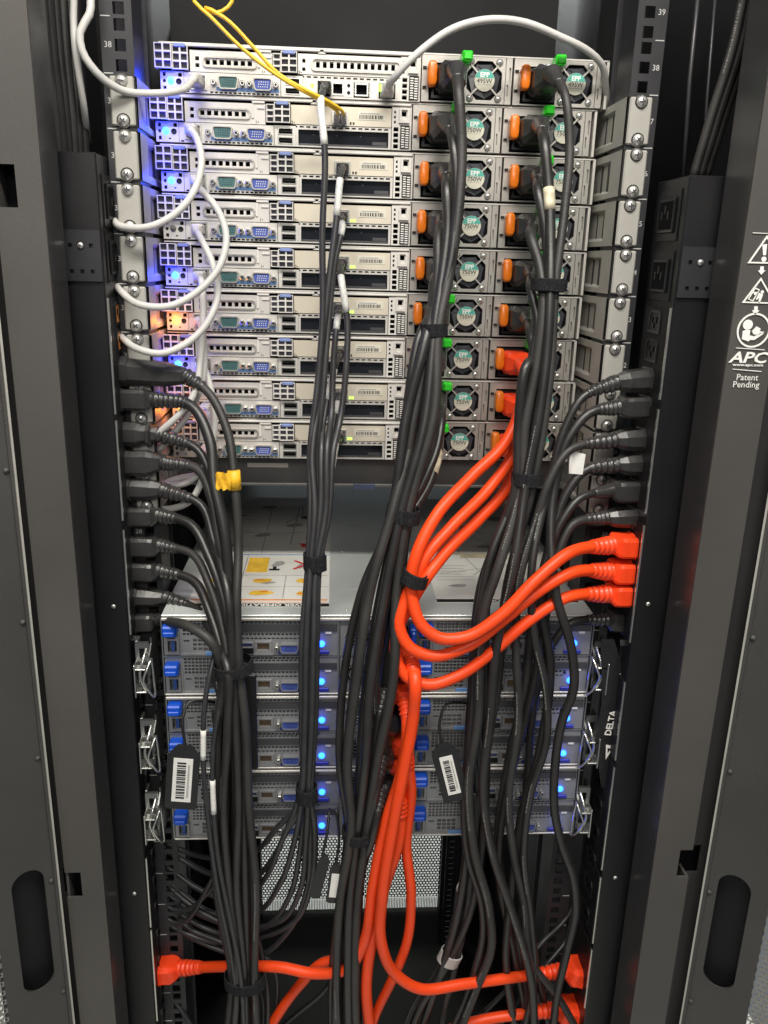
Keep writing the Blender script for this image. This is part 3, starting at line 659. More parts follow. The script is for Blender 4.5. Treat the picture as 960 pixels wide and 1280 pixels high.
    b = MB(); b.plate(226.6, 245, .2, 38.6, hs, -1.4, 5); b.ring([(233.6, 24.4), (243.4, 24.4), (243.4, 37.4), (233.6, 37.4)], [(235.6, 27), (241.4, 27), (241.4, 36), (235.6, 36)], -3.4, -1.4)
    b.build('vent_strip', 'server_plastic', t)
    b = MB(); b.box(235, 244, -2.4, -1.4, 1.6, 22.4, 0)
    for k in range(9): b.box(236, 238.8 if k % 2 else 239.2, -2.5, -2.4, 2.6+k*2.15, 3.7+k*2.15, 1); b.box(240, 243.2, -2.5, -2.4, 2.2+k*2.15, 3.3+k*2.15, 1)
    b.build('service_tab', ['ink_black', 'white_label'], t)
    for x in (246.3, 335.3): make_psu(t, x, '495W' if top else '750W')
    return t
mat('bay_glass', (.012, .013, .017), .12, 0, .2, 40)
mat('lattice_back', (.055, .055, .075), .6, 0, .3, 100)
mat('paper_warm', (.62, .59, .50), .55, 0, .04, 90)
TXT1 = text_me('1•', 4.4, 'ink_black'); TXT2 = text_me('2•', 4.2, 'ink_black')
JX = [4.6, -2.4, .6, 0, .2, -.6, -1.3, .8, -.4]
LEDS = ['led_blue', 'led_blue', 'led_blue', 'led_off', 'led_blue', 'led_orange', 'led_blue', 'led_orange', 'led_off']
SLAB = ['topmost silver server, with 495W power supplies and two slotted covers',
        'second silver server from the top, with yellow fibre cables plugged into its card',
        'third silver server from the top, blue light lit, white cable bending down from its port',
        'fourth silver server from the top, its round status light unlit',
        'fifth silver server from the top, blue light lit directly above the orange lit one',
        'sixth silver server from the top, with the orange status light in plain view',
        'seventh silver server from the top, with the uppermost red plug in its power supply',
        'eighth silver server from the top, its orange light half hidden by white cables',
        'lowest silver server, just above the dark gap and the wide metal cover']
gen = make_server(False); topsv = make_server(True)
def glow(p, col, e, r=.003):
    l = bpy.data.lights.new('status_glow', 'POINT'); l.energy = e; l.color = col; l.shadow_soft_size = r
    o = bpy.data.objects.new('status_glow', l); COL.objects.link(o); o.location = W(p)
SV = []
for i in range(9):
    o = topsv if i == 0 else (gen if i == 1 else dup(gen)); SV.append(o)
    org = (-215+JX[i], 61+random.uniform(-1.5, 1.5), 41.3-44.45*(i+1)+.8)
    if i == 0: org = (org[0], 59, org[2]-1.2)
    o.location = W(org); ORG[o.name] = org; o['label'] = SLAB[i]
    for ch in o.children:
        if ch.name.startswith('status_light'):
            ch.data = ch.data.copy(); ch.data.materials.clear(); ch.data.materials.append(MATS[LEDS[i]])
        if ch.name.startswith('expansion_card') and i in (3, 4, 5, 7, 8):
            for g in ch.children:
                if g.name.startswith('link_light'): g.data = g.data.copy(); g.data.materials.clear(); g.data.materials.append(MATS['led_green'])
    p = (org[0]+9.6, org[1]-11, org[2]+10)
    if LEDS[i] == 'led_blue': glow((p[0]-5, p[1]-9, p[2]), (.004, .012, 1), .030)
    if LEDS[i] == 'led_orange': glow((p[0]-4, p[1]-8, p[2]), (1, .25, .01), .018)

# dark shelf panel hanging under the stack
t = thing('shelf_panel', 'dark grey steel shelf edge under the lowest slim server', 'panel', (0, 120, -395))
b = MB(); b.box(-214, 214, 86, 560, -367, -364.5, 0, .5); b.box(-214, 214, 84, 86, -392, -364.5); b.box(-214, 214, 79, 84, -394, -391, 0, .6); b.build('shelf', 'shelf_grey', t, world=True)
b = MB(); b.box(-22, 2, 77, 79, -397, -390.5, 0, .5); b.build('catch', 'catch_dark', t, world=True)
b = MB(); b.box(-140, -95, 83.6, 84, -374, -369); b.build('asset_label', 'grey_plastic', t, world=True)

# ------------------------------------------------------------------ three multi-node chassis, rear faces 40 mm out from the posts
YC = -40
def make_node():
    W_, H = 177, 43
    b = MB(); hs = []
    for k in range(19):
        for z in (36.2, 39.2): hs.append((74+k*4.4+(1.6 if z > 38 else 0), 77.3+k*4.4+(1.6 if z > 38 else 0), z-.2, z+2.3))
    for k in range(20): hs.append((74+k*4.1, 76.8+k*4.1, 22.4, 25.2))
    for k in range(18): hs.append((74+k*4.4, 77.2+k*4.4, 18.2, 20.2))
    for k in range(11):
        for z in (22.6, 26.4, 30.2, 34, 37.8): hs.append((19.5+k*3.8, 22.4+k*3.8, z, z+2.9))
    for i in range(4):
        for k in range(3): hs.append((29.5+i*5.2, 33.6+i*5.2, 5.6+k*4.8, 9.4+k*4.8))
    hs.append((3, 15, 4, 19.6)); hs.append((93, 108, 5, 15.6)); hs.append((74, 90, 3, 15)); hs.append((20, 26, 15.4, 17.6))
    b.plate(0, W_, .6, 42.4, hs, 0, 4); b.box(0, W_, 5.0, 8, .6, 42.4, 1)
    b.box(16.5, 70, -1.6, 0, 1.0, 3.0, 0); b.box(72, W_-1, -1.6, 0, 27.6, 35, 2); b.box(16.6, 18, -1, 0, 3, 41)
    n = b.build('node', ['node_metal', 'hole_black', 'dark_steel'])
    b = MB(); b.box(1, 15.5, -14, 0, 26.6, 38.2, 0, 1.6); b.box(2.4, 14, -16, -14, 28, 33, 0, .8); b.build('latch', 'latch_blue', n)
    b = MB(); b.box(2, 16, -1.6, 0, 24.4, 26.4, 0); b.ring([(2.6, 3.4), (15.6, 3.4), (15.6, 20.2), (2.6, 20.2)], [(4.4, 5.2), (13.6, 5.2), (13.6, 18.2), (4.4, 18.2)], -3, 0, 0); b.box(7.4, 10.8, -.5, 4, 5.4, 18, 1); b.build('latch_bay', ['node_metal', 'latch_blue_dark'], n)
    b = MB(); b.box(42, 60, -1.9, -.4, .9, 5.4, 0, .4); b.build('pull_tab', 'tab_blue', n)
    b = MB(); b.box(60, 71, -5, 0, 15, 26, 0, .8); b.box(62, 69, -6, -5, 17, 24, 1, .4); b.build('transceiver', ['transceiver_green', 'led_green_dim'], n)
    b = MB(); b.ring([(92, 4), (109, 4), (109, 16.6), (92, 16.6)], [(94.4, 6.4), (106.6, 6.4), (106.6, 15), (94.4, 15)], -2.4, 3, 0); b.box(94, 107, 2.5, 4.6, 5, 16, 1); b.box(91, 111, -2.8, -1, 1.6, 4.0, 0); b.build('network_port', ['node_metal', 'port_gold'], n)
    b = MB(); b.ring([(73.4, 9.4), (90.4, 9.4), (90.4, 15.6), (73.4, 15.6)], [(74.6, 10.4), (89.2, 10.4), (89.2, 14.6), (74.6, 14.6)], -2, 2, 0); b.box(75, 89, -.6, 3, 12, 14, 1); b.box(73.4, 90.4, -1.6, 1, 3, 8.4, 2); b.build('usb_port', ['node_metal', 'blue_port', 'socket_black'], n)
    v = dshell(127, 9.2, 20, 10, 0).build('video_port', ['node_metal', 'blue_port', 'ink_black'], n)
    for x in (114.2, 139.8): standoff(x, 9.6).build('jack_screw', ['chrome', 'ink_black'], n)
    b = MB(); b.box(116, 138, -1.2, 0, 2, 4.6); b.box(150, 168, -2, 0, 2, 6, 0, .5); b.build('port_base', 'blue_dark', n)
    b = MB(); b.lathe([(.5,-3.0),(2.4,-2.5),(3.4,-1.4),(3.6,0)], 14, c=(160, 0, 13.4)); b.build('status_light', 'led_blue', n)
    b = MB(); b.box(152, 155, -.8, 0, 21.4, 23.4, 0); b.box(164, 170, -1.4, 0, 25, 28, 1); b.build('thumb_catch', ['ink_black', 'white_label'], n)
    return n
mat('latch_blue_dark', (.03, .08, .30), .5, 0, .1, 70); mat('tab_blue', (.12, .27, .56), .45, 0, .1, 70)
mat('transceiver_green', (.13, .30, .05), .4, .2, .3, 120); mat('blue_dark', (.02, .03, .28), .45, 0, .15, 90)
node = make_node()
def make_chassis_psu(c, x, z):
    b = MB(); o = [(38-.5, 43), (19, 43), (.5, 43), (.5, 21.5), (.5, .5), (19, .5), (37.5, .5), (37.5, 21.5)]
    i_ = [(19+13.5*math.cos(math.pi/4+k*math.pi/4), 22+13.5*math.sin(math.pi/4+k*math.pi/4)) for k in range(8)]
    b.ring(o, i_, 0, 3); b.box(38, 76.5, 0, 3, .5, 43); b.box(.5, 76.5, 3.4, 30, .5, 43, 1)
    p = b.build('power_module', ['node_metal', 'hole_black'], c, loc=(x, -.5, z))
    b = MB()
    for r in (5, 8.4, 11.6): b.ring(circ(19, 22, r+.7, 20), circ(19, 22, r-.7, 20), -1.2, -.2)
    b.box(5, 33, -.8, -.2, 21.4, 22.6); b.box(18.4, 19.6, -.75, -.2, 8.6, 35.6); b.build('fan_guard', 'chrome', p)
    b = MB(); b.lathe([(6,.5),(6,3)], 14, c=(19, 0, 22)); b.build('fan_hub', 'fan_black', p)
    b = MB(); b.box(43, 70, -2.4, 0, 8, 36, 0, 1); b.box(46, 67, -2.6, -2.4, 11, 33, 1); b.build('inlet', ['socket_black', 'hole_black'], p)
    b = MB(); b.box(70.6, 77.4, -16, -1, 6, 37, 0, 1.4); b.box(71.4, 76.6, -22, -16, 24, 36, 0, 1.4); b.build('release_lever', 'latch_blue', p)
    b = MB(); b.lathe([(.5,-1.6),(1.7,-1.2),(2,0)], 10, c=(40.4, 0, 39)); b.build('status_light', 'led_green', p)
    screw(p, 3.6, -.2, 40, .45); screw(p, 34.6, -.2, 4, .45)
    return p
CHL = ['uppermost of the three wide grey node chassis, carrying the printed metal cover', 'middle one of the three wide grey node chassis with blue latches', 'lowest of the three wide grey node chassis, just above the open bottom']
first = None
for c in range(3):
    zt = -499.6-88.9*c; org = (-216+c*.6, YC, zt-87)
    t = thing('node_chassis', CHL[c], 'server', org, 'wide node chassis below the slim servers')
    b = MB(); b.box(0, 443, 4.5, 720, .5, 86.2); b.box(-1.2, 0, -2, 60, .5, 86.4); b.box(443, 444.2, -2, 60, .5, 86.4); b.box(177.6, 179, -2.5, 4, .5, 86.4); b.box(256.4, 258, -2.5, 4, .5, 86.4)
    b.box(0, 443, -2, 4, 86.4, 87.6); b.box(0, 443, -1.5, 4, 42.9, 43.7)
    b.build('chassis', 'grey_steel', t)
    b = MB(); b.box(0, 443, -4.5, -2.2, 84.8, 87.4, 0, .4); b.box(0, 443, -3.4, -1.7, .2, 1.8, 0, .3); b.build('edge_lip', 'server_metal', t)
    for r in (1, 0):
        for k, x in enumerate((.6, 258.6)):
            n = node if first is None else dup(node)
            first = n; n.parent = t; n.location = (x*.001, 0, (.4+43.3*r)*.001)
            if k == 1: n.scale = (1.037, 1, 1)
            ww = org[0]+x+160*(1.037 if k else 1)
            glow((ww, YC-14, org[2]+.4+43.3*r+13), (.02, .06, 1), .0018)
            if (c + r + k) % 3 == 1:
                for g in n.children:
                    if g.name.startswith('status_light'): g.data = g.data.copy(); g.data.materials.clear(); g.data.materials.append(MATS['led_deep_blue'])
        make_chassis_psu(t, 179.3, .3+43.3*r)
    if c == 0:                                               # sheet-metal cover with the two printed sheets
        b = MB(); b.box(-.5, 443.5, -1, 720, 87.7, 89.4, 0, .5)
        cv = b.build('cover', 'cover_metal', t)
        b = MB()
        for (x0, x1, y0) in ((190, 212, 70), (188, 216, 180), (222, 240, 60), (190, 214, 290)): b.box(x0, x1, y0, y0+1.2, 89.5, 90.2, 0)
        b.build('pressed_line', 'bracket_metal', cv)
        b = MB(); b.box(210, 222, 92, 102, 89.5, 93, 0, .8); b.build('cover_button', 'latch_blue', cv)
        for x, y in ((186, 12), (232, 14), (183, 190), (245, 250), (440, 14), (8, 14)): o = screw(cv, x, y, 89.4, .35); o.rotation_euler = (-math.pi/2, 0, 0)
        def sheet(x0, x1, y0, y1, name): b = MB(); b.box(x0, x1, y0, y1, 89.4, 89.75); return b.build(name, 'paper', cv)
        sl = sheet(21, 168, 20, 430, 'instruction_sheet'); sr = sheet(283, 436, 32, 430, 'instruction_sheet')
        def pr(par, name, m, quads, z=89.9):
            for q_ in quads:
                b = MB()
                if len(q_) == 4: b.box(q_[0], q_[1], q_[2], q_[3], 89.7, z)
                else: b.add([(x, y, z) for x, y in zip(q_[0::2], q_[1::2])], [tuple(range(len(q_)//2))])
                b.build(name, m, par); z += .012
        pr(sl, 'printed_band', 'ink_black', [(21, 168, 20, 28)]); pr(sr, 'printed_band', 'ink_black', [(283, 436, 32, 40)])
        for par, x, y in ((sl, 94, 24), (sr, 380, 36)):
            me = text_me('SERVER OPERATION GUIDE' if par is sl else 'SERVER OPERATION', 8.4, 'ink_white', bold=True)
            o = inst('lettering', me, par, (x, y, 90.0), (-math.pi/2, 0, math.pi)); o.scale = (1.12, 1, 1)
        def line(x0, y0, x1, y1, w):
            d = Vector((x1-x0, y1-y0)); n_ = Vector((-d.y, d.x)).normalized()*w/2
            return (x0+n_.x, y0+n_.y, x0-n_.x, y0-n_.y, x1-n_.x, y1-n_.y, x1+n_.x, y1+n_.y)
        pr(sl, 'printed_rule', 'ink_orange', [(23, 166, 36, 39), (23, 166, 30.4, 31.2)])
        pr(sl, 'printed_rule', 'blue_print', [(21, 168, 176, 178.4)])
        pr(sl, 'printed_rule', 'ink_grey', [(69, 70.2, 42, 174), (118, 119.2, 42, 108), (23, 166, 108, 109), (23, 166, 74, 74.8), (84, 85, 182, 426), (23, 166, 262, 263)])
        pr(sl, 'printed_cross', 'ink_red', [line(126, 128, 154, 156, 3.4), line(126, 156, 154, 128, 3.4), (132, 138, 206, 214), line(129, 216, 141, 216, 4)], 90.3)
        rnd = random.Random(4)
        def blob(cx, cy, w, h): return tuple(v for k in range(8) for v in (cx+w*math.cos(k*.785)*rnd.uniform(.6, 1.05)+h*.3*math.sin(k*.785), cy+h*math.sin(k*.785)*rnd.uniform(.55, 1.05)))
        pr(sl, 'printed_picture', 'ink_yellow', [(72, 96, 118, 166), blob(46, 56, 15, 9), blob(46, 92, 16, 9), blob(94, 56, 15, 9), blob(94, 92, 15, 8), blob(142, 56, 15, 8), blob(142, 92, 16, 8), blob(46, 140, 14, 14)], 90.05)
        pr(sl, 'printed_picture', 'ink_orange', [blob(50, 58, 6, 3.4), blob(98, 60, 6, 3.4), blob(146, 58, 7, 3), blob(150, 94, 7, 3), blob(90, 94, 6, 3)], 90.15)
        pr(sl, 'printed_picture', 'ink_red', [line(36, 52, 48, 58, 2), line(134, 54, 150, 58, 2), line(138, 90, 156, 95, 2.2)], 90.25)
        pr(sl, 'printed_picture', 'ink_grey', [blob(108, 146, 9, 12), blob(100, 86, 10, 4), blob(136, 140, 8, 10), (28, 64, 168, 170), (28, 56, 114, 115.5)] + [line(100+rnd.uniform(-12, 50), 240+rnd.uniform(-40, 150), 120+rnd.uniform(-10, 45), 260+rnd.uniform(-40, 150), 1.6) for _ in range(5)] + [blob(40+40*(k % 3), 210+k*42, 13, 9) for k in range(5)] + [line(26, 190+k*16, 26+rnd.uniform(20, 50), 190+k*16, 1.2) for k in range(12)], 90.0)
        pr(sl, 'printed_picture', 'ink_black', [line(98, 126, 110, 126, 5), (102, 106, 126, 136), blob(136, 330, 12, 7)], 90.2)
        pr(sr, 'printed_picture', 'ink_grey', [line(290+rnd.uniform(0, 90), 60+rnd.uniform(0, 330), 330+rnd.uniform(0, 90), 70+rnd.uniform(0, 330), 1.1) for _ in range(6)] + [line(290, 96+k*9, 290+rnd.uniform(25, 48), 96+k*9, 1.1) for k in range(6)] + [blob(312, 78, 12, 5), blob(372, 212, 20, 8), blob(350, 290, 18, 10), blob(400, 330, 16, 12)], 90.0)
        pr(sr, 'printed_picture', 'ink_tan', [blob(352, 176, 32, 10), blob(372, 166, 16, 7), blob(330, 182, 14, 5)], 90.1)
        pr(sr, 'printed_rule', 'ink_tan', [(285, 434, 214, 215.5)], 90.1)

# ------------------------------------------------------------------ chrome rail ends beside the chassis
def rail_end(sx, i):
    zt = -499.6-88.9*i; X = sx*229
    t = thing('chassis_rail', '', 'rail', (X, -30, zt-88), 'chrome rail ends beside the wide chassis')
    t['label'] = f"shiny zigzag rail end on the {'left' if sx < 0 else 'right'} of the {('uppermost', 'middle', 'lowest')[i]} wide chassis"
    b = MB(); zz = [zt-26, zt-32, zt-40, zt-62, zt-72, zt-86]; yy = [-34, -34, -46, -46, -34, -30]
    vs = []; fs = []
    for x in (X, X+sx*1.6):
        for y, z in zip(yy, zz): vs += [(x, y, z), (x, 60, z)]
    for k in range(5): fs += [(2*k, 2*k+1, 2*k+3, 2*k+2), (12+2*k, 12+2*k+2, 12+2*k+3, 12+2*k+1), (2*k, 2*k+2, 12+2*k+2, 12+2*k)]
    b.add(vs, fs); b.build('side_plate', 'rail_steel', t, world=True)
    def wire(nm, pts, r=1.5): b = MB(); b.tube(spline([Vector(p) for p in pts], 3), r, 8); b.build(nm, 'chrome', t, world=True)
    x = X+sx*4
    wire('wire_latch', [(x, -40, zt-34), (x+sx*2, -52, zt-44), (x+sx*5, -54, zt-58), (x+sx*2, -52, zt-72), (x, -44, zt-84)])
    wire('wire_latch', [(x-sx*6, -48, zt-42), (x-sx*3, -56, zt-50), (x+sx*1, -58, zt-62), (x-sx*3, -56, zt-74), (x-sx*7, -48, zt-86), (x-sx*7, -47, zt-66), (x-sx*6, -48, zt-42)], 1.2)
    b = MB(); b.box(x-sx*1, x+sx*9, -56, -46, zt-52, zt-50.4, 0, .3); b.box(x-sx*1, x+sx*9, -55, -46, zt-78, zt-76.4, 0, .3); b.box(x+sx*9, x+sx*10.4, -57, -40, zt-82, zt-46, 0, .3); b.build('hook', 'chrome', t, world=True)
    b = MB(); xa_, xb_ = sorted((X+sx*2, X+sx*15)); hs = [(xa_+4, xb_-4, zt-46, zt-34), (xa_+2.4, xb_-2.4, zt-74, zt-56)]
    b.plate(xa_, xb_, zt-82, zt-28, hs, -42, -38); b.build('latch_plate', 'rail_steel', t, world=True)
    b = MB(); b.box(x+sx*1, x+sx*13, 20, 60, zt-40, zt-8, 0, 1); b.build('rail_bar', 'rail_steel', t, world=True)
    b = MB(); b.box(x+sx*10, x+sx*13, -34, -20, zt-86, zt-30, 0, .5); b.build('rail_flange', 'rail_steel', t, world=True)
mat('rail_steel', (.26, .27, .26), .3, .85, .15, 40)
for i in range(3): rail_end(-1, i); rail_end(1, i)

# ------------------------------------------------------------------ makers' plate on the right
t = thing('maker_plate', 'black plate with white DELTA lettering and a white zigzag edge at right', 'plate', at(760, 900, -56))
b = MB(); P_ = [at(x, y, -56) for x, y in ((752, 800), (768, 800), (777, 830), (772, 905), (768, 950), (763, 985), (752, 985), (744, 930), (752, 880))]
b.prism([(p.x, p.z) for p in P_][::-1], -56, -53.5); b.build('plate', 'tag_black', t, world=True)
b = MB()
ed = [at(x, y, -56.3) for x, y in ((776, 842), (770, 905), (764, 932), (766, 950), (761, 985))]
for a, c in zip(ed, ed[1:]): b.prism([(a.x-.9, a.z), (c.x-.9, c.z), (c.x+.9, c.z), (a.x+.9, a.z)], -56.5, -56)
b.build('edge_line', 'ink_white', t, world=True)
me = text_me('DELTA', 10.0, 'ink_white', bold=True); p = at(763.5, 904, -57.4)
o = inst('lettering', me, t, (p.x-ORG[t.name][0], p.y-ORG[t.name][1], p.z-ORG[t.name][2]), (0, math.radians(-84), 0))
b = MB(); tri = [at(x, y, -56.3) for x, y in ((757, 949), (757.5, 931), (768, 933))]; c_ = [sum(p.x for p in tri)/3, sum(p.z for p in tri)/3]
q = [(p.x, p.z) for p in tri]; i_ = [(c_[0]+(x-c_[0])*.42, c_[1]+(z-c_[1])*.42) for x, z in q]; b.ring(q, i_, -56.6, -56); b.build('triangle_mark', 'ink_white', t, world=True)

# ------------------------------------------------------------------ cords and cables
def boot(b, path, L, r0, r1, ribs, mi=0):
    """ribbed strain relief running along the first L mm of a path"""
    d = 0; P = [path[0]]; D = [0]
    for a, c in zip(path, path[1:]):
        seg = (c-a).length; k = max(1, int(seg/1.0))
        for q in range(1, k+1):
            d += seg/k; P.append(a.lerp(c, q/k)); D.append(d)
            if d > L: break
        if d > L: break
    def rf(i):
        f = min(1, D[i]/L); r = r0+(r1-r0)*f
        if ribs and f > .12 and f < .97: r *= 1.07 if math.sin(D[i]*2*math.pi/ribs) > -.1 else .80
        return r
    b.tube(P, r0, 12, mi, rf)
def crs(c, u, v, w, h, ch):                                  # chamfered cross-section round c
    q = [(w-ch, h), (-w+ch, h), (-w, h-ch), (-w, -h+ch), (-w+ch, -h), (w-ch, -h), (w, -h+ch), (w, h-ch)]
    return [c+u*a+v*d for a, d in q]
def plug(par, base, tip, w, h, m, style='square', up=Vector((0, 0, 1))):
    ax = (tip-base).normalized(); L = (tip-base).length; u = up.cross(ax).normalized(); v = ax.cross(u).normalized(); b = MB()
    w /= 2; h /= 2; c = min(w, h)*.28
    if style == 'square': prof = [(0, .90, .88), (.03, 1, 1), (.10, 1, 1), (.115, .93, .91), (.70, .93, .91), (.86, .90, .86), (1, .52, .56)]
    elif style == 'round': prof = [(0, .96, .96), (.04, 1, 1), (.12, 1, 1), (.14, .90, .88), (.45, .86, .84), (.72, .82, .76), (.9, .62, .62), (1, .48, .52)]; c = min(w, h)*.55
    elif style == 'step': prof = [(0, .92, .9), (.03, 1, 1), (.42, 1, .98), (.55, .84, .80), (.68, .74, .74), (.72, .98, .98), (.80, .98, .98), (.84, .66, .66), (1, .55, .55)]; c = min(w, h)*.5
    else: prof = [(0, .93, .93), (.03, 1, 1), (.16, 1, 1), (.18, .95, .95), (.62, .95, .95), (.80, .74, .76), (1, .40, .52)]; c = min(w, h)*.36
    b.loft([crs(base+ax*(L*t), u, v, w*a, h*d, c*min(a, d)) for t, a, d in prof], 0, False)
    return b.build('plug', m, par, world=True)
def ribbon_marks(par, path, r, a, z):                        # runs of small printed characters along the jacket
    b = MB(); d = 0; nxt = a; rnd = random.Random(int(path[0].x*3)); run = rnd.uniform(40, 90)
    for p, q in zip(path, path[1:]):
        L = (q-p).length; t_ = (q-p).normalized(); vw = (CAM-p); n_ = (vw - t_*vw.dot(t_)).normalized(); s_ = t_.cross(n_)
        off = (n_*math.cos(.35) + s_*math.sin(.35))*r*1.015
        while nxt < d+L and nxt < z:
            if nxt >= d:
                o = p+t_*(nxt-d)+off; l = rnd.uniform(.6, 1.9); w = rnd.uniform(.45, .8)
                b.add([o-s_*w, o+s_*w, o+s_*w+t_*l, o-s_*w+t_*l], [(0, 1, 2, 3)]); nxt += l + rnd.uniform(.5, 1.3)
            else: nxt = d
            run -= 2.2
            if run < 0: nxt += rnd.uniform(50, 120); run = rnd.uniform(30, 80)
        d += L
    if b.v: b.build('printed_marking', 'ink_dim', par, world=True, kind='stuff')
NC = [0]
def cable_thing(name, label, cat, group, pts, r, m, start=None, end=None, mark=None, sleeves=(), bootm=None, flat=1.0):
    """pts: list of (px, py, depth) or Vectors; start / end = dict(base, tip, w, h, style, L, ribs)"""
    V = [p if isinstance(p, Vector) else at(*p) for p in pts]
    if start: V = [start['tip']] + V
    if end: V = V + [end['tip']]
    if m == 'cable_black':
        NC[0] += 1; r *= (.98, .90, 1.0, .86)[NC[0] % 4]
        if NC[0] % 3 == 1: m = 'cable_worn'
    path = spline(V)
    org = start['base'] if start else path[0]
    t = thing(name, label, cat, tuple(org), group)
    b = MB(); b.tube(path, r, 10, 0); b.build('cable', m, t, world=True)
    for e, pth in ((start, path), (end, path[::-1])):
        if not e: continue
        pm = e.get('mat', bootm or m)
        pg = plug(t, e['base'], e['tip'], e['w'], e['h'], pm, e.get('style', 'square'), e.get('up', Vector((0, 0, 1))))
        b = MB(); boot(b, pth, e.get('L', 26), e.get('r0', r*1.7), r*1.12, e.get('ribs', 5.2)); b.build('strain_relief', pm, pg, world=True)
    if mark: ribbon_marks(t, path, r, *mark)
    for a, z, sm in sleeves:                                 # wrapped labels between two distances along the cable
        d = 0; seg = []
        for p, q in zip(path, path[1:]):
            if a <= d <= z: seg.append(p)
            d += (q-p).length
        if len(seg) > 1:
            b = MB(); b.tube(seg, r*1.1, 12); b.build('wrapped_label', sm, t, world=True)
    return t, path
class Bundle:
    def __init__(s, nodes): s.n = nodes                      # (px, py, depth, half width px, half depth mm)
    def pts(s, u, v, a=0, z=None, wob=.18, rnd=None):
        rnd = rnd or random; out = []
        for (x, y, Y, hw, hd) in s.n[a:z]:
            uu = max(-1, min(1, u+rnd.uniform(-wob, wob))); vv = max(-1, min(1, v+rnd.uniform(-wob, wob)))
            tight = hw < 20
            out.append((x+uu*hw, y+rnd.uniform(-6, 6), Y+vv*hd))
        return out
# --- left power strip: ten black cords, one bundle down
LB = Bundle([(284, 742, -68, 22, 20), (292, 832, -82, 15, 14), (296, 905, -80, 24, 18), (297, 1000, -74, 30, 20), (300, 1110, -68, 31, 20), (306, 1222, -62, 19, 14), (306, 1300, -56, 26, 16), (300, 1400, -50, 28, 20)])
LP_ = [  # base py, body tip (px, py), style, w, h, boot L, ribs, lead points, u, v
    (463, (232, 470), 'round', 27, 29, 22, 6, [(258, 488, -16), (283, 535, -32), (293, 600, -50), (298, 690, -64)], .55, -.6),
    (498, (190, 499), 'square', 27, 22, 36, 5, [(240, 508, -18), (262, 550, -34), (268, 605, -50), (280, 660, -62)], .2, -.2),
    (541, (198, 543), 'step', 27, 24, 34, 7, [(248, 563, -18), (266, 605, -34), (278, 670, -52)], .1, .5),
    (577, (203, 578), 'tough', 27, 26, 28, 3.2, [(249, 588, -16), (264, 622, -34), (277, 690, -54)], .35, .4),
    (610, (202, 612), 'round', 27, 26, 32, 5.5, [(252, 632, -18), (267, 675, -38)], -.05, -.7),
    (644, (197, 644), 'square', 27, 21, 20, 4.6, [(238, 655, -20), (262, 698, -42)], -.25, .3),
    (681, (199, 682), 'square', 27, 22, 20, 4.6, [(241, 693, -20), (262, 732, -44)], -.5, -.2),
    (712, (198, 713), 'square', 27, 21, 24, 5, [(243, 727, -22), (262, 765, -48)], -.75, .3),
    (745, (206, 747), 'round', 27, 22, 26, 6.5, [(248, 763, -24), (266, 795, -56)], -.55, -.8),
    (776, (196, 775), 'square', 27, 21, 16, 0, [(214, 778, -48), (236, 783, -74), (262, 800, -86)], -.9, -.1)]
ORD10 = ['first', 'second', 'third', 'fourth', 'fifth', 'sixth', 'seventh', 'eighth', 'ninth', 'tenth']
for i, (py, tp, st, w, h, L, rb, lead, u, v) in enumerate(LP_):
    base = at(152+.018*(py-460), py, YPL); base.x = -250; tip = at(tp[0], tp[1], YPL-3)
    rnd = random.Random(50+i)
    k0 = 0 if lead[-1][1] < 720 else 1
    tail = LB.pts(u, v, k0, None, .10, rnd)
    lab = 'black cord in the left power strip, topmost plug, carrying a yellow tape flag' if i == 0 else f"black cord in the left power strip, {ORD10[i]} plug from the top"
    cable_thing('power_cable', lab, 'power cord', 'black cords plugged into the left power strip', lead+tail, 4.9 if i != 1 else 5.3, 'cable_black',
        dict(base=base, tip=tip, w=w, h=h, style=st, L=L, ribs=rb, r0=8.2, mat='plug_black'), mark=(560, 800) if i in (0,) else None)
# yellow tape flag on the first cord
t = thing('tape_flag', 'crumpled yellow tape flag folded round a black power cord', 'tape', at(290, 600, -52))
c_ = at(293, 600, -52); b = MB(); b.tube([c_+Vector((-.5, 0, 9)), c_+Vector((0, 0, 0)), c_+Vector((.5, 0, -9))], 6.2, 14); b.build('wrap', 'yellow_tape', t, world=True)
vs = []; nx = 8
for k in range(nx+1):
    for j in range(4): vs.append((c_.x-3-k*1.75, c_.y-5.6+2.0*math.sin(k*1.5+j*1.9)+k*.2, c_.z+8.4-j*5.6+.8*math.sin(k*2.1+j)-(1.2 if k == nx and j in (0, 3) else 0)*(1 if j == 0 else -1)))
fs = [(k*4+j, k*4+j+1, (k+1)*4+j+1, (k+1)*4+j) for k in range(nx) for j in range(3)]
n_ = len(vs); vs += [(x, y+.5, z) for x, y, z in vs]; fs += [tuple(q+n_ for q in f[::-1]) for f in fs]
b = MB(); b.add(vs, fs, 0, True); b.build('flap', 'yellow_tape', t, world=True)

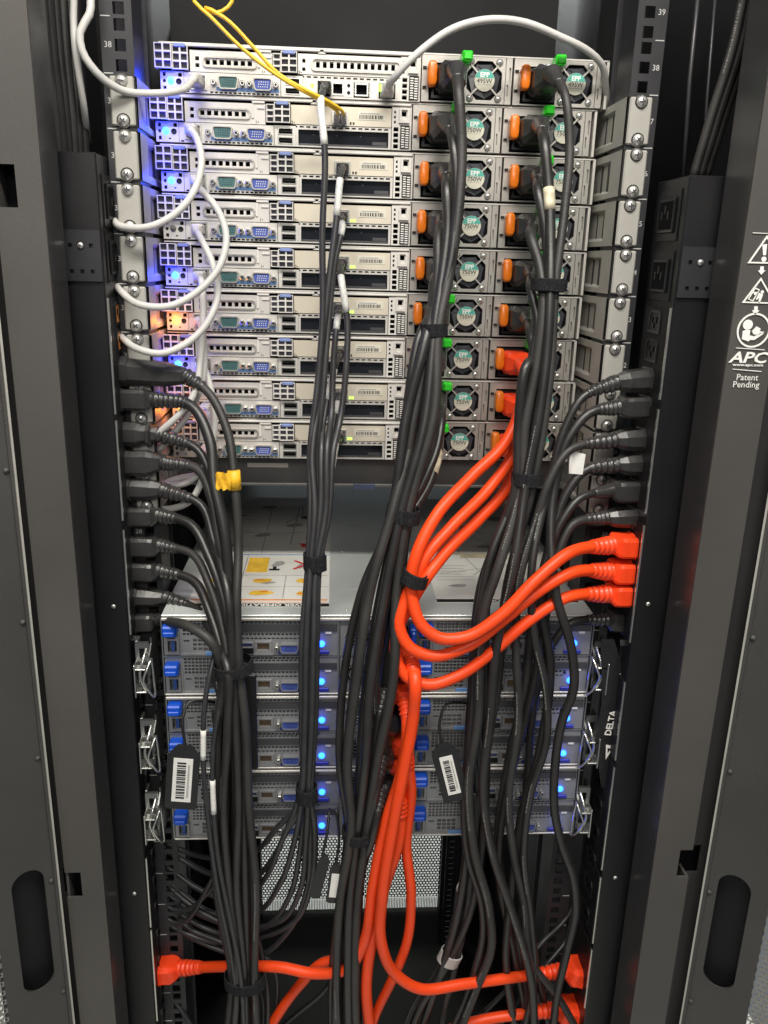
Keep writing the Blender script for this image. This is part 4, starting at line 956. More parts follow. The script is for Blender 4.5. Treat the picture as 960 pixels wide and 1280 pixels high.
# tracks of the tangle at lower right, from the photograph
TG = [[(695, 742, -92), (715, 815, -98), (717, 860, -98), (703, 900, -94), (694, 955, -90), (693, 1010, -88), (702, 1055, -84), (716, 1095, -80), (720, 1132, -78), (709, 1188, -74), (696, 1245, -70), (690, 1320, -66)],
      [(664, 720, -88), (668, 795, -94), (682, 860, -96), (683, 925, -94), (664, 990, -90), (655, 1060, -84), (664, 1150, -76), (668, 1220, -70), (650, 1310, -64)],
      [(640, 720, -96), (622, 800, -100), (612, 905, -102), (604, 985, -100), (616, 1068, -96), (640, 1140, -90), (664, 1225, -84), (668, 1300, -78)],
      [(650, 720, -82), (645, 800, -86), (648, 900, -88), (636, 998, -86), (642, 1070, -82), (655, 1130, -76), (664, 1200, -72), (700, 1250, -66), (728, 1300, -60)],
      [(622, 712, -90), (606, 760, -94), (600, 820, -96), (598, 898, -96), (586, 980, -94), (592, 1060, -90), (612, 1140, -84), (614, 1185, -80), (596, 1235, -74), (566, 1310, -68)],
      [(612, 700, -80), (596, 790, -84), (590, 900, -84), (580, 1000, -82), (585, 1070, -80), (602, 1130, -76), (604, 1165, -72), (590, 1225, -66), (560, 1300, -60)],
      [(676, 735, -74), (688, 830, -74), (674, 940, -72), (652, 1020, -70), (640, 1110, -66), (632, 1190, -62), (646, 1300, -58)],
      [(610, 740, -66), (606, 850, -68), (608, 960, -66), (602, 1060, -62), (588, 1140, -58), (562, 1200, -54), (524, 1262, -50), (505, 1320, -46)],
      [(600, 740, -70), (590, 860, -72), (584, 960, -68), (582, 1080, -62), (572, 1140, -58), (556, 1200, -54), (536, 1260, -48), (520, 1310, -42)],
      [(632, 740, -64), (622, 860, -66), (600, 980, -62), (590, 1080, -58), (582, 1150, -54), (568, 1210, -48), (552, 1280, -42), (545, 1320, -38)],
      [(684, 760, -66), (668, 850, -68), (646, 940, -66), (628, 1020, -64), (624, 1100, -60), (640, 1180, -56), (664, 1300, -50)],
      [(668, 770, -60), (656, 860, -60), (634, 960, -58), (622, 1060, -56), (646, 1170, -52), (662, 1300, -46)]]
# --- right power strip
RB = Bundle([(676, 690, -70, 22, 20), (650, 790, -76, 45, 24), (632, 900, -74, 60, 26), (628, 1000, -70, 62, 26), (630, 1090, -66, 66, 28), (640, 1190, -60, 72, 28), (640, 1300, -54, 80, 30), (636, 1400, -50, 86, 30)])
RP_ = [(475, (771, 478), 'round', 27, 25, 32, 6, [(728, 497, -54), (704, 540, -58), (688, 600, -62)], .4, -.5),
    (508, (773, 509), 'square', 27, 22, 22, 4.6, [(736, 517, -54), (712, 545, -58), (694, 605, -62)], .7, .3),
    (549, (768, 550), 'round', 27, 24, 34, 6.4, [(708, 566, -62), (686, 602, -68), (671, 650, -70)], 0, -.8),
    (580, (771, 581), 'round', 27, 24, 30, 6.4, [(730, 589, -52), (705, 622, -56), (692, 665, -62)], .9, .5),
    (613, (764, 613), 'square', 27, 23, 22, 0, [(722, 625, -62), (700, 655, -68)], .5, -.9),
    (646, (757, 647), 'round', 27, 22, 24, 5, [(714, 657, -60), (697, 692, -66)], .75, 0)]
def rbase(py, Y=None): b_ = at(819-.104*(py-473), py, YPR if Y is None else Y); b_.x = 256; return b_
for i, (py, tp, st, w, h, L, rb, lead, u, v) in enumerate(RP_):
    tail = TG[(1, 0, 3, 6, 10, 11)[i]]
    cable_thing('power_cable', f"black power cord in the right power strip, {ORD10[i]} black plug from the top", 'power cord', 'black cords plugged into the right power strip',
        lead+tail, 4.8, 'cable_black', dict(base=rbase(py), tip=at(*tp, YPR-5), w=w, h=h, style=st, L=L, ribs=rb, r0=8.0, mat='plug_black'), mark=(120, 620) if i in (0, 2) else None)
cable_thing('power_cable', 'black power cord in the right power strip, directly below the three red plugs', 'power cord', 'black cords plugged into the right power strip',
    [(710, 781, -58), (690, 806, -60), (672, 860, -56), (660, 960, -50), (655, 1080, -48), (668, 1190, -44), (690, 1300, -40)], 4.7, 'cable_black',
    dict(base=rbase(776), tip=at(758, 774, YPR-4), w=27, h=22, style='square', L=24, ribs=5.4, r0=8, mat='plug_black'))
# white flag label on the fourth right cord
t = thing('paper_flag', 'white paper flag label folded on a black cord beside the right plugs', 'label', at(722, 578, -56))
b = MB(); c_ = at(722, 578, -58); b.prism([(c_.x-8, c_.z-11), (c_.x+6, c_.z-12), (c_.x+7, c_.z+8), (c_.x-6, c_.z+11)], c_.y, c_.y+.6); b.prism([(c_.x-8, c_.z-11), (c_.x-6, c_.z+11), (c_.x-9.5, c_.z+9)], c_.y-3, c_.y); b.build('flag', 'white_label', t, world=True)

# --- three red cords: server supplies -> strap -> loop -> right power strip
RED = [([(655, 466, -6), (653, 500, -16), (634, 550, -34), (590, 595, -56), (545, 645, -84), (520, 695, -98), (514, 722, -100), (516, 752, -104), (526, 780, -110), (548, 797, -114), (580, 797, -114), (625, 770, -112), (668, 727, -106), (708, 693, -92)], 6, (628, 452), 682, (765, 681)),
       ([(648, 536, -10), (642, 565, -22), (610, 612, -46), (565, 658, -74), (530, 700, -92), (519, 724, -94), (506, 752, -98), (499, 783, -102), (511, 808, -106), (540, 820, -108), (580, 810, -108), (630, 774, -104), (672, 740, -98), (712, 717, -88)], 7, (624, 508), 714, (762, 714)),
       ([(641, 588, -14), (634, 608, -24), (598, 650, -50), (556, 692, -80), (533, 722, -96), (516, 750, -92), (498, 785, -94), (495, 820, -98), (508, 846, -102), (535, 856, -104), (570, 846, -102), (615, 815, -98), (658, 778, -94), (705, 748, -84)], 8, (622, 566), 742, (760, 742))]
for i, (pts, row, pp, py, tp) in enumerate(RED):
    sv = SV[row]; o3 = ORG[sv.name]; px_l = o3[0]+335.3+26; zc = o3[2]+19
    base = Vector((px_l, o3[1]-1, zc)); tip = Vector((px_l+2, o3[1]-38, zc+1))
    t, path = cable_thing('power_cable', ('red power cord whose server plug sits highest of the three', 'red power cord whose loop runs between the other two', 'red power cord whose loop hangs lowest of the three')[i], 'power cord', 'red cords looping to the right power strip',
        pts, 5.9, 'cable_red', dict(base=base, tip=tip, w=27, h=24, style='tough', L=22, ribs=0, r0=9.5, mat='plug_red', up=Vector((0, 0, 1))),
        dict(base=rbase(py, -52), tip=at(*tp, -58), w=30, h=23, style='square', L=30, ribs=6.5, r0=9.6, mat='plug_red'))
# --- red cords of the wide chassis and the low red plugs
def lowplug(px, py, Y, sx, tpx): b_ = at(px, py, Y); b_.x = sx*(250 if sx < 0 else 256); return dict(base=b_, tip=at(tpx, py-1, Y-3), w=34, h=27, style='tough', L=34, ribs=7, r0=9.5, mat='plug_red')
cp = dict(w=24, h=21, style='tough', L=20, ribs=5, r0=7.6, mat='plug_red')
def chplug(px, py, tx, ty): return dict(base=at(px, py, -44), tip=at(tx, ty, -86), **cp)
cable_thing('power_cable', 'red power cord ending in the low left plug after a loop', 'power cord', 'red cords falling from the wide chassis',
    [(509, 900, -100), (503, 960, -100), (482, 1030, -96), (466, 1110, -92), (454, 1180, -86), (432, 1212, -78), (395, 1217, -70), (350, 1209, -60), (300, 1208, -46)], 6.2, 'cable_red', chplug(497, 862, 505, 872), lowplug(196, 1211, -6, -1, 226))
cable_thing('power_cable', 'red power cord sweeping under the tangle to the upper of two low right plugs', 'power cord', 'red cords falling from the wide chassis',
    [(519, 850, -112), (517, 890, -112), (505, 960, -110), (490, 1040, -106), (478, 1120, -102), (476, 1175, -98), (492, 1215, -92), (525, 1236, -86), (580, 1230, -76), (640, 1222, -64)], 6.2, 'cable_red', chplug(501, 820, 514, 826), lowplug(732, 1214, -44, 1, 706))
cable_thing('power_cable', 'red power cord with a slack bow behind the others over the perforated door', 'power cord', 'red cords falling from the wide chassis',
    [(514, 985, -80), (508, 1055, -78), (514, 1120, -74), (508, 1180, -70), (490, 1225, -68), (472, 1262, -64), (455, 1310, -60)], 5.6, 'cable_red', chplug(497, 925, 508, 940))
cable_thing('power_cable', 'red power cord bending left over the loop toward the floor', 'power cord', 'red cords falling from the wide chassis',
    [(502, 990, -76), (488, 1060, -72), (476, 1130, -64), (462, 1180, -58), (440, 1197, -54), (405, 1203, -50), (376, 1230, -44), (345, 1272, -38), (318, 1320, -30)], 6, 'cable_red', chplug(496, 950, 503, 962))
cable_thing('power_cable', 'thick red power cord running straight down past the bottom edge', 'power cord', 'red cords falling from the wide chassis',
    [(500, 1040, -88), (480, 1110, -86), (466, 1170, -84), (458, 1230, -80), (464, 1300, -74)], 6.4, 'cable_red', chplug(494, 985, 500, 1000))
cable_thing('power_cable', 'red power cord of the lowest right plug, mostly hidden by black cords', 'power cord', 'red cords falling from the wide chassis',
    [(655, 1267, -56), (590, 1278, -58), (530, 1300, -60)], 6.2, 'cable_red', lowplug(728, 1263, -44, 1, 694))

for i in range(4):
    cable_thing('power_cable', f"black power cord plugged into the middle of the wide chassis, {ORD10[i]} from the top", 'power cord', 'black cords of the wide chassis power modules',
        [(476-i, 885+42*i, -98), (468-i, 930+40*i, -98), (456, 1040+12*i, -84), (448, 1130+5*i, -72), (440+4*i, 1220, -64), (436+6*i, 1310, -58)], 4.4, 'cable_black', dict(base=at(487-i, 862+40*i, -44), tip=at(480-i, 868+40*i, -84), w=27, h=24, style='tough', L=20, ribs=5, r0=8, mat='plug_black'))
# --- black cords of the server supplies, left column -> centre bundle
CB = Bundle([(541, 412, -46, 11, 11), (524, 520, -62, 22, 14), (502, 640, -76, 15, 12), (478, 735, -84, 28, 18), (461, 850, -90, 31, 24), (453, 950, -90, 29, 23), (447, 1037, -84, 14, 13), (438, 1130, -78, 15, 14), (432, 1220, -70, 17, 15), (430, 1310, -62, 20, 16)])
LEADA = [[(573, 112, -6), (577, 180, -14), (573, 262, -26), (562, 340, -38)], [(566, 178, -8), (571, 235, -20), (566, 310, -34)], [(558, 232, -10), (560, 285, -22), (553, 345, -36)], [(548, 292, -12), (547, 345, -30)],
         [(542, 356, -18), (541, 380, -32)], [(536, 398, -34)], [(526, 470, -36), (520, 520, -54)], [(552, 522, -20), (546, 560, -40), (530, 600, -58)], [(546, 572, -26), (536, 605, -46)]]
UVA = [(.8, -.8), (.45, -.2), (.1, -.9), (-.2, .1), (-.5, -.6), (-.85, .2), (-.7, -.9), (.5, .9), (.8, .6)]
POW = 'black cords of the server power supplies'
for i in range(9):
    sv = SV[i]; o3 = ORG[sv.name]; x = o3[0]+246.3+26.5; zc = o3[2]+19
    base = Vector((x, o3[1]-1, zc)); tip = Vector((x+2.5, o3[1]-36, zc+3)); rnd = random.Random(i+3)
    k0 = {6: 2, 7: 2, 8: 2}.get(i, 0); tail = CB.pts(*UVA[i], k0, None, .26, rnd)
    cable_thing('power_cable', f"black power cord of the left power supply on the {ORD[i] if i else 'topmost'} slim server" + (' from the top' if i else ''), 'power cord', POW,
        LEADA[i]+tail, 4.9, 'cable_black', dict(base=base, tip=tip, w=27, h=26, style='tough', L=20, ribs=0, r0=9.2, mat='plug_black'), mark=(260, 900) if i in (1, 4) else None, sleeves=((34, 74, 'sleeve_print'),) if i == 8 else ())
# --- right column -> strap -> tangle
DB = Bundle([(684, 357, -44, 12, 9), (676, 450, -54, 17, 10), (664, 540, -60, 16, 11), (657, 597, -64, 12, 10), (636, 690, -72, 30, 18), (622, 790, -76, 44, 22), (612, 900, -76, 54, 24), (604, 1000, -72, 52, 26), (610, 1090, -68, 58, 28), (625, 1190, -60, 66, 28), (630, 1290, -52, 74, 30), (630, 1400, -48, 80, 30)])
LEADB = [[(706, 118, -8), (712, 185, -18), (706, 260, -30)], [(680, 176, -10), (686, 235, -22), (688, 300, -36)], [(672, 236, -14), (682, 290, -28)], [(664, 298, -22), (674, 330, -34)], [(664, 365, -26), (672, 400, -40)], [(664, 420, -30), (668, 450, -46)]]
UVB = [(.8, -.5), (.3, -.9), (0, .1), (-.4, -.4), (-.7, .5), (-.9, -.2)]
for i in range(6):
    sv = SV[i]; o3 = ORG[sv.name]; x = o3[0]+335.3+26.5; zc = o3[2]+19; rnd = random.Random(i+33)
    base = Vector((x, o3[1]-1, zc)); tip = Vector((x+3, o3[1]-36, zc+3)); tail = DB.pts(*UVB[i], {4: 1, 5: 1}.get(i, 0), 4, .12, rnd) + TG[(9, 2, 7, 4, 5, 8)[i]]
    cable_thing('power_cable', f"black power cord of the right power supply on the {ORD[i] if i else 'topmost'} slim server" + (' from the top' if i else ''), 'power cord', POW,
        LEADB[i]+tail, 4.9, 'cable_black', dict(base=base, tip=tip, w=27, h=26, style='tough', L=20, ribs=0, r0=9.2, mat='plug_black'), mark=(300, 1000) if i in (1, 3) else None, sleeves=((78, 104, 'sleeve_print'),) if i == 1 else ())
# --- thin black data cables from the expansion cards
MBn = Bundle([(401, 560, -30, 17, 9), (400, 640, -50, 12, 8), (392, 700, -60, 8, 9), (387, 790, -74, 9.5, 11), (386, 900, -78, 9, 11), (382, 990, -80, 7, 9)])
LEADC = {0: [(401, 128, 10), (406, 190, 4), (403, 290, -4), (403, 400, -12), (396, 490, -22)], 2: [(425, 224, 12), (421, 270, 4), (413, 335, -4), (404, 420, -12), (397, 510, -22)], 3: [(427, 288, 14), (420, 320, 6), (411, 400, -6), (403, 500, -20)],
         4: [(426, 345, 12), (434, 400, 4), (433, 455, -4), (424, 530, -18)], 5: [(421, 405, 12), (417, 450, 4), (414, 520, -12)], 6: [(418, 462, 10), (409, 500, 0), (404, 530, -14)], 7: [(420, 512, 8), (416, 540, -6)], 8: [(419, 560, 4), (414, 590, -14)]}
UVC = {0: (-.9, -.3), 2: (-.5, -.9), 3: (-.2, .4), 4: (1, -.4), 5: (.5, -.8), 6: (.1, -.5), 7: (.7, .6), 8: (.35, .3)}
FAN = {0: [(352, 1052, -70), (330, 1100, -50), (300, 1128, -30), (250, 1112, -10), (205, 1080, 10)], 2: [(366, 1060, -70), (350, 1105, -56), (318, 1142, -36), (262, 1140, -10), (208, 1100, 10)], 3: [(374, 1070, -66), (362, 1120, -52), (330, 1160, -34), (270, 1165, -10), (205, 1130, 10)],
       4: [(394, 1045, -76), (390, 1100, -66), (370, 1150, -50), (325, 1172, -30), (260, 1176, -8), (198, 1150, 10)], 5: [(382, 1060, -74), (376, 1110, -62), (352, 1150, -46), (310, 1160, -28), (240, 1138, 0), (200, 1110, 12)],
       6: [(358, 1040, -72), (338, 1078, -56), (310, 1100, -36), (262, 1092, -8), (212, 1066, 12)], 7: [(388, 1055, -72), (384, 1110, -60), (360, 1165, -44), (320, 1195, -26), (240, 1172, 0), (196, 1140, 14)], 8: [(346, 1035, -66), (322, 1062, -48), (280, 1074, -20), (230, 1064, 4), (205, 1052, 14)]}
for i in LEADC:
    sv = SV[i]; o3 = ORG[sv.name]; x = o3[0]+(176.3 if i else 155); zc = o3[2]+(26.2 if i else 9); rnd = random.Random(i+70)
    base = Vector((x, o3[1]+2, zc)); tip = Vector((x-.5, o3[1]-17, zc-1.5))
    sl = ((30, 78, 'white_label'),) if i in (0,) else (((34, 72, 'sleeve_grey'),) if i in (2, 4, 6, 8) else (((16, 44, 'sleeve_grey'),)))
    cable_thing('data_cable', f"thin black data cable from the card of the {ORD[i] if i else 'topmost'} slim server" + (' from the top' if i else ''), 'data cable', 'thin black data cables from the server cards',
        LEADC[i]+MBn.pts(*UVC[i], 1 if LEADC[i][-1][1] > 560 else 0, None, .15, rnd)+FAN[i], 3.1, 'data_black', dict(base=base, tip=tip, w=12.6, h=11.4, style='square', L=9, ribs=0, r0=4.2, mat='plug_black'), sleeves=sl)
# --- thin cords of the node transceivers falling behind the two outer bundles
for k, (x0, sgn) in enumerate(((271, -1), (592, 1))):
    for i in range(6):
        py = 800+46*i; rnd = random.Random(i+200*k); dx = (3-i)*3
        if k == 0: p = [(x0-3+i*1.5, py+20, -66), (268+dx*.6, py+75, -60), (275+dx, 1060, -52), (262+dx, 1110, -30), (215, 1120+8*i, 0), (188, 1104+6*i, 14)] if i % 2 == 0 else [(x0-3, py+20, -66), (272+dx, 1060, -54), (282+dx, 1160, -48), (296+dx, 1225, -46), (290+dx, 1310, -40)]
        else: p = [(x0+2, py+20, -64), (596+dx, max(1000, py+70), -58), (588+dx, 1100, -50), (572+dx, 1160, -44), (556+dx*.6, 1200, -40), (520+dx, 1262, -34), (500+dx, 1320, -28)]
        if k == 0 and i == 0: p = [(266, 828, -78), (257, 872, -90), (254, 935, -94), (262, 1040, -92), (272, 1110, -88), (288, 1190, -80), (296, 1250, -74), (290, 1320, -66)]
        if k == 0 and i == 1: p = [(274, 880, -80), (267, 930, -88), (267, 1010, -92), (274, 1080, -90), (288, 1150, -86), (300, 1215, -80), (306, 1310, -72)]
        base = at(x0, py, -44); tip = at(x0, py+7, -62)
        cable_thing('data_cable', f"thin black cable plugged into the {('left', 'right')[k]} node of row {('one', 'two', 'three', 'four', 'five', 'six')[i]} in the wide chassis", 'data cable', 'thin black cables of the wide chassis nodes', p, 2.6, 'data_black', dict(base=base, tip=tip, w=11, h=13, style='square', L=8, ribs=0, r0=3.6, mat='plug_black'), sleeves=((84, 124, 'white_label'),) if (k, i) == (0, 0) else ((104, 144, 'white_label'),) if (k, i) == (0, 1) else ((70, 112, 'white_label'),) if (k, i) in ((1, 2), (1, 4), (1, 5)) else ())
# --- thin dark cords low on both sides
SIDE = [([(196, 1090, 20), (222, 1118, 0), (270, 1150, -20), (318, 1168, -34), (330, 1210, -40), (334, 1310, -40)], 'uppermost thin dark cord drooping from the low left post'), ([(192, 1112, 20), (236, 1160, 0), (290, 1186, -20), (322, 1230, -34), (328, 1310, -36)], 'middle thin dark cord drooping from the low left post'), ([(200, 1145, 20), (250, 1168, 0), (300, 1178, -18), (330, 1195, -30), (345, 1290, -30)], 'lowest thin dark cord drooping from the low left post'),
        ([(206, 1236, 10), (226, 1262, 0), (250, 1300, -10)], 'thin dark cord falling below the low left red plug'),
        ([(436, 1130, -40), (430, 1190, -36), (408, 1235, -30), (370, 1268, -20), (330, 1300, 0)], 'thin cord curving left behind the red loop at the bottom'), ([(446, 1150, -40), (434, 1210, -36), (418, 1262, -30), (405, 1310, -20)], 'thin cord dropping right of the red loop at the bottom'),
        ([(730, 1105, 14), (706, 1150, 0), (676, 1180, -20), (640, 1230, -34), (600, 1270, -40), (560, 1310, -40)], 'uppermost thin dark cord leaning down from the low right post'), ([(736, 1118, 14), (712, 1170, 0), (680, 1210, -20), (640, 1262, -30), (600, 1310, -34)], 'middle thin dark cord leaning down from the low right post'), ([(738, 1132, 14), (715, 1195, 0), (684, 1245, -16), (650, 1310, -24)], 'lowest thin dark cord leaning down from the low right post')]
for p, l in SIDE: cable_thing('thin_cable', l, 'cable', 'thin dark cords low in the rack', p, 2.7, 'data_black')

# --- white network cables
def rj(i, dx=35.6): o3 = ORG[SV[i].name]; x = o3[0]+dx; z = o3[2]+9.8; return dict(base=Vector((x, o3[1]+3, z)), tip=Vector((x-1, o3[1]-20, z)), w=11.6, h=11, style='square', L=9, ribs=0, r0=4.4, mat='clear_plug')
WG = 'white network cables at the left'
WH = [(0, [(228, 112, 16), (188, 117, 4), (150, 112, -10), (120, 90, -22), (102, 62, -26), (100, 40, -26), (112, 18, -22), (112, -20, -16)], 'white network cable from the topmost server rising past the left strip'),
      (1, [(247, 176, 16), (252, 200, 4), (244, 236, -6), (218, 268, -16), (185, 284, -22), (155, 284, -16), (140, 262, 30)], 'white network cable from the second server in the upper bend on the left'),
      (2, [(250, 236, 18), (272, 262, 8), (283, 296, 0), (276, 330, -8), (250, 362, -18), (210, 383, -26), (175, 381, -24), (151, 364, -6), (138, 340, 30)], 'white network cable from the third server in the middle bend on the left'),
      (3, [(252, 300, 18), (266, 330, 8), (272, 368, 0), (260, 402, -10), (232, 430, -20), (200, 442, -26), (172, 436, -22), (155, 424, -4), (140, 404, 30)], 'white network cable from the fourth server in the lowest bend on the left'),
      (4, [(252, 352, 18), (254, 400, 8), (250, 450, -2), (244, 490, -10), (226, 516, -12), (200, 540, -8), (170, 566, 24)], 'white network cable from the fifth server passing down behind two upper bends'),
      (5, [(252, 408, 16), (255, 440, 10), (252, 480, 4), (236, 516, -2), (214, 545, 0), (180, 580, 26)], 'white network cable from the sixth server running down to the left plugs'),
      (6, [(258, 466, 16), (266, 500, 8), (268, 540, 2), (258, 580, -4), (236, 602, -2), (205, 606, 10), (172, 596, 30)], 'white network cable from the seventh server curling behind the left plugs'),
      (7, [(262, 520, 14), (267, 552, 6), (256, 590, 0), (238, 626, -4), (212, 636, 4), (176, 628, 28)], 'white network cable from the eighth server curling lowest behind the left plugs'),
      (8, [(262, 572, 12), (248, 592, 6), (222, 598, 10), (190, 612, 24)], 'white network cable from the lowest slim server')]
for i, p, l in WH: cable_thing('network_cable', l, 'network cable', WG, p, 3.35, 'cable_white', rj(i), mark=None)
cable_thing('network_cable', 'white network cable hanging in a point beside the left strip near the top', 'network cable', WG, [(93, -20, -12), (92, 30, -14), (94, 60, -18), (99, 95, -16), (105, 135, -6), (108, 160, 10), (110, 180, 34)], 3.0, 'cable_white')
o3 = ORG[SV[0].name]
cable_thing('network_cable', 'white network cable arching over the topmost server to the right', 'network cable', WG, [(492, 98, 10), (506, 82, 4), (530, 60, 2), (566, 36, 4), (606, 25, 8), (650, 27, 14), (700, 46, 22), (738, 66, 32), (752, 80, 40), (757, 110, 56), (759, 150, 80)], 3.35, 'cable_white',
    dict(base=Vector((o3[0]+214, o3[1]+3, o3[2]+8)), tip=Vector((o3[0]+214, o3[1]-20, o3[2]+9)), w=13, h=12, style='square', L=9, ribs=0, r0=4.6, mat='clear_plug'))
# --- yellow fibre pair
o3 = ORG[SV[1].name]
for k in range(2):
    x = o3[0]+173+6.6*k; base = Vector((x, o3[1]+2, o3[2]+25.6)); tip = Vector((x, o3[1]-18, o3[2]+27))
    p = [(421+6*k, 138, 26), (404+7*k, 127, 16), (378+5*k, 113, 8), (345+4*k, 93, 6), (300+16*k, 58, 6), (262+18*k, 20+2*k, 6), (243+14*k, 2+8*k, 8)]
    p += [(262, 15, 10), (278, 14, 10), (290, 2, 12), (292, -20, 12)] if k else [(232, -24, 8)]
    cable_thing('fibre_cable', ('yellow fibre cable running straight up out of the picture', 'yellow fibre cable with the small curl at the top edge')[k], 'fibre cable', 'yellow fibre pair of the second server', p, 1.7, 'fibre_yellow',
        dict(base=base, tip=tip, w=6, h=9.5, style='square', L=8, ribs=0, r0=2.4, mat='grey_plastic'))
# --- black feed cords running down into both power strips
for k in range(6):
    cable_thing('feed_cable', f"{('leftmost', 'second', 'third', 'fourth', 'fifth', 'rightmost')[k]} of six black feed cables running down into the left power strip", 'power cord', 'black feed cords above the left power strip', [(50+8.5*k, -30, -30+8*k), (58+8*k, 60, -26+7*k), (67+7.2*k, 130, -22+6*k), (74+6.6*k, 200, -18+6*k)], 4.3, 'cable_black', mark=(60, 200) if k == 4 else None)
for k in range(3):
    cable_thing('feed_cable', f"{('leftmost', 'middle', 'rightmost')[k]} of three black feed cables running down into the right power strip", 'power cord', 'black feed cords above the right power strip', [(934+9*k, -30, -70+6*k), (915+9.5*k, 60, -64+6*k), (890+9*k, 140, -58+7*k), (866+8*k, 222, -52+8*k)], 4.2, 'cable_black', mark=(20, 240) if k == 0 else None)

# ------------------------------------------------------------------ straps round the bundles
def strap(px, py, Y, hw, hd, h, tilt, label, m='velcro', tail=1, name='cable_strap'):
    c = at(px, py, Y); sc = (c-CAM).dot(CF)/FPX; a = hw*sc; t = thing(name, label, 'strap', tuple(c), 'straps round the cable bundles' if m == 'velcro' else None)
    ca, sa = math.cos(tilt), math.sin(tilt); secs = []
    prof = [(-h/2, 0), (-h/2, .9), (-h/2+.8, 1.5), (h/2-.8, 1.5), (h/2, .9), (h/2, 0)]
    N = 22; b = MB()
    for zz, off in prof:
        ring_ = []
        for k in range(N):
            th = 2*math.pi*k/N; wv = .5*math.sin(3*th+px); x = (a+off+wv*.4)*math.cos(th); y = (hd+off+wv*.4)*math.sin(th)
            ring_.append((c.x+x*ca-zz*sa, c.y+y, c.z+x*sa+zz*ca+wv*.5))
        secs.append(ring_)
    b.loft(secs, 0, False, False); b.build('band', m, t, world=True)
    if tail:
        b = MB(); q = []
        for k in range(7):
            th = -math.pi/2+tail*(.2+k*.16); off = 2.0+k*.30
            x = (a+off)*math.cos(th); y = (hd+off)*math.sin(th)
            q.append([(c.x+x*ca-zz*sa, c.y+y+dy, c.z+x*sa+zz*ca) for zz, dy in ((-h/2+.8, 0), (h/2-.8, 0), (h/2-.8, 1.0), (-h/2+.8, 1.0))])
        b.loft(q, 0, False); b.build('tab', m, t, world=True)
strap(541, 412, -46, 14, 15, 12, .05, 'black fabric strap round the centre bundle beside the sixth server')
strap(685, 356, -44, 19, 14, 11.5, -.04, 'black fabric strap round the right bundle in front of the fifth server')
strap(503, 642, -76, 19, 16, 14, -.16, 'black fabric strap round the centre bundle above the metal cover')
strap(517, 722, -98, 13.5, 13, 13, -.30, 'black fabric strap holding the three red cords together')
strap(657, 597, -64, 16, 14, 13.5, .0, 'black fabric strap on the right bundle just below the slim servers')
strap(393, 701, -60, 12, 12, 17, .02, 'black fabric strap on the thin data cables over the metal cover')
strap(292, 833, -82, 23, 18, 11, .16, 'black fabric strap on the left bundle beside the wide chassis', tail=1)
strap(383, 991, -80, 11.5, 12, 17, .0, 'black fabric strap on the thin data cables beside the lowest chassis')
strap(447, 1040, -84, 18, 17, 12, .0, 'black fabric strap on the centre bundle at the lowest chassis', tail=1)
strap(306, 1223, -62, 24, 18, 14, .0, 'black fabric strap on the left bundle beside the low left red plug')
strap(562, 1196, -48, 13, 10, 15, -.35, 'grey cable clip round thin cords low on the right', 'grey_plastic', 0, 'cable_clip')

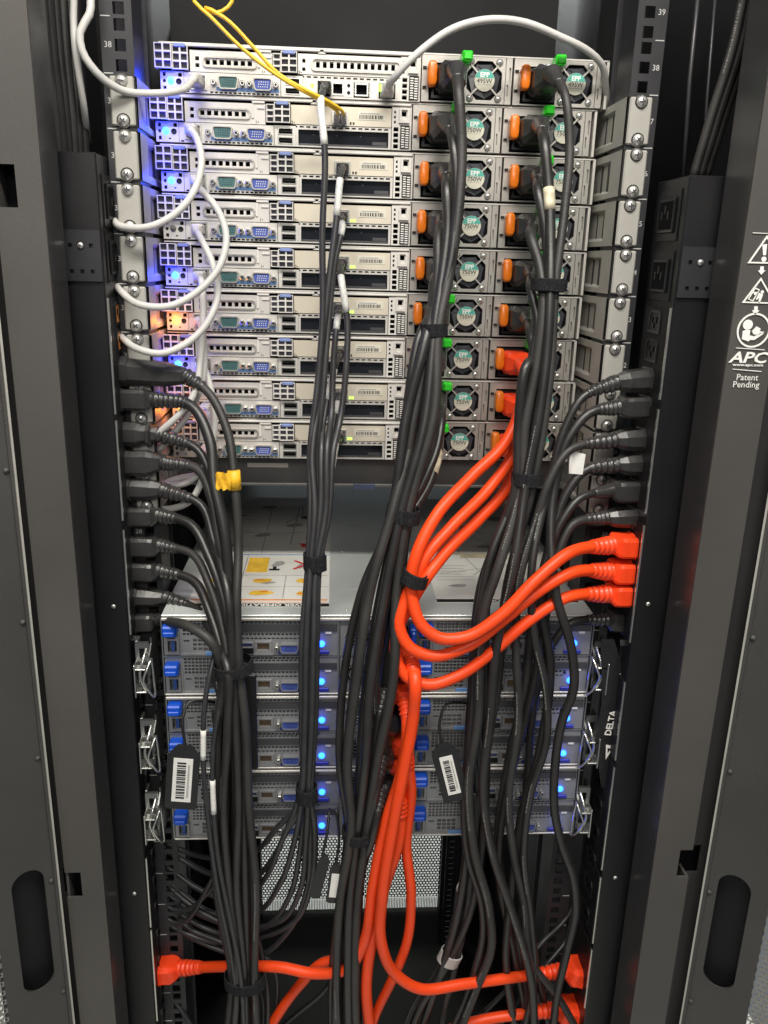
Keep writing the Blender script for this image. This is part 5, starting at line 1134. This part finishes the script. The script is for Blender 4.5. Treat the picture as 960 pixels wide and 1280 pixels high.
# ------------------------------------------------------------------ hanging tags
def tag(px, py, Y, w, h, ang, label, lw, lh, loop, bc=True, lean=.0):
    c = at(px, py, Y); t = thing('hanging_tag', label, 'tag', tuple(c), 'black tags hanging from the chassis'); ca, sa = math.cos(ang), math.sin(ang)
    def R(x, z): return (c.x+x*ca-z*sa, c.z+x*sa+z*ca)
    b = MB(); b.prism([R(-w/2, -h/2+2), R(-w/2+3, -h/2), R(w/2-3, -h/2), R(w/2, -h/2+2), R(w/2, h*.34), R(w*.2, h/2), R(-w*.2, h/2), R(-w/2, h*.34)], c.y, c.y+1.6); b.build('tag_body', 'tag_black', t, world=True)
    if lw:
        b = MB(); b.prism([R(-lw/2, -lh/2-3), R(lw/2, -lh/2-3), R(lw/2, lh/2-3), R(-lw/2, lh/2-3)], c.y-.5, c.y, 0)
        rnd = random.Random(int(px)); z = -lh/2+2
        lab = b.build('sticker', 'white_label', t, world=True)
        if bc:
            b = MB()
            while z < lh/2-7:
                hh = rnd.choice((.7, 1.1, 1.7)); b.prism([R(-lw*.30, z-1), R(lw*.16, z-1), R(lw*.16, z-1+hh), R(-lw*.30, z-1+hh)], c.y-.8, c.y-.5); z += hh+rnd.choice((.7, 1.0, 1.5))
            b.build('barcode', 'ink_black', lab, world=True, kind='stuff')
            b = MB(); z = -lh/2+3
            while z < lh/2-10: b.prism([R(lw*.26, z), R(lw*.36, z), R(lw*.36, z+1.1), R(lw*.26, z+1.1)], c.y-.8, c.y-.5); z += 1.9
            b.build('serial_print', 'ink_grey', lab, world=True, kind='stuff')
    b = MB(); b.tube(spline([at(*p) for p in loop]), 1.5, 8); b.build('tag_loop', 'tag_black', t, world=True)
    return t
tag(228, 972, -96, 32, 74, -.10, 'black tag with a large white barcode sticker at left of the chassis', 19, 50, [(232, 935, -95), (229, 895, -88), (236, 878, -80), (252, 876, -74), (268, 878, -66)])
tag(562, 966, -92, 27, 70, .26, 'black tag with a slanting white barcode sticker right of the red cords', 13.5, 46, [(554, 938, -91), (550, 900, -86), (558, 880, -80), (574, 878, -74), (588, 880, -64)])
tag(400, 1096, -92, 12, 56, -.22, 'plain narrow black tag hanging before the perforated door', 0, 0, [(403, 1070, -92), (409, 1040, -84), (412, 1010, -70)])
tag(418, 1104, -90, 13, 52, -.10, 'narrow black tag with a small white sticker before the perforated door', 8, 30, [(420, 1080, -90), (424, 1050, -82), (420, 1010, -70)], False)
# left-hand flat black pouch behind the left bundle
t = thing('cable_pouch', 'flat black plastic sleeve hanging behind the left cable bundle', 'sleeve', at(300, 900, -56))
b = MB(); c0 = at(284, 890, -58); c1 = at(314, 890, -56)
b.box(c0.x-9, c0.x+9, -61, -58, at(284, 930, -58).z, at(284, 848, -58).z, 0, 1.2); b.box(c1.x-9, c1.x+6, -59, -56, at(314, 960, -56).z, at(314, 842, -56).z, 0, 1.2); b.build('sleeve', 'tag_black', t, world=True)
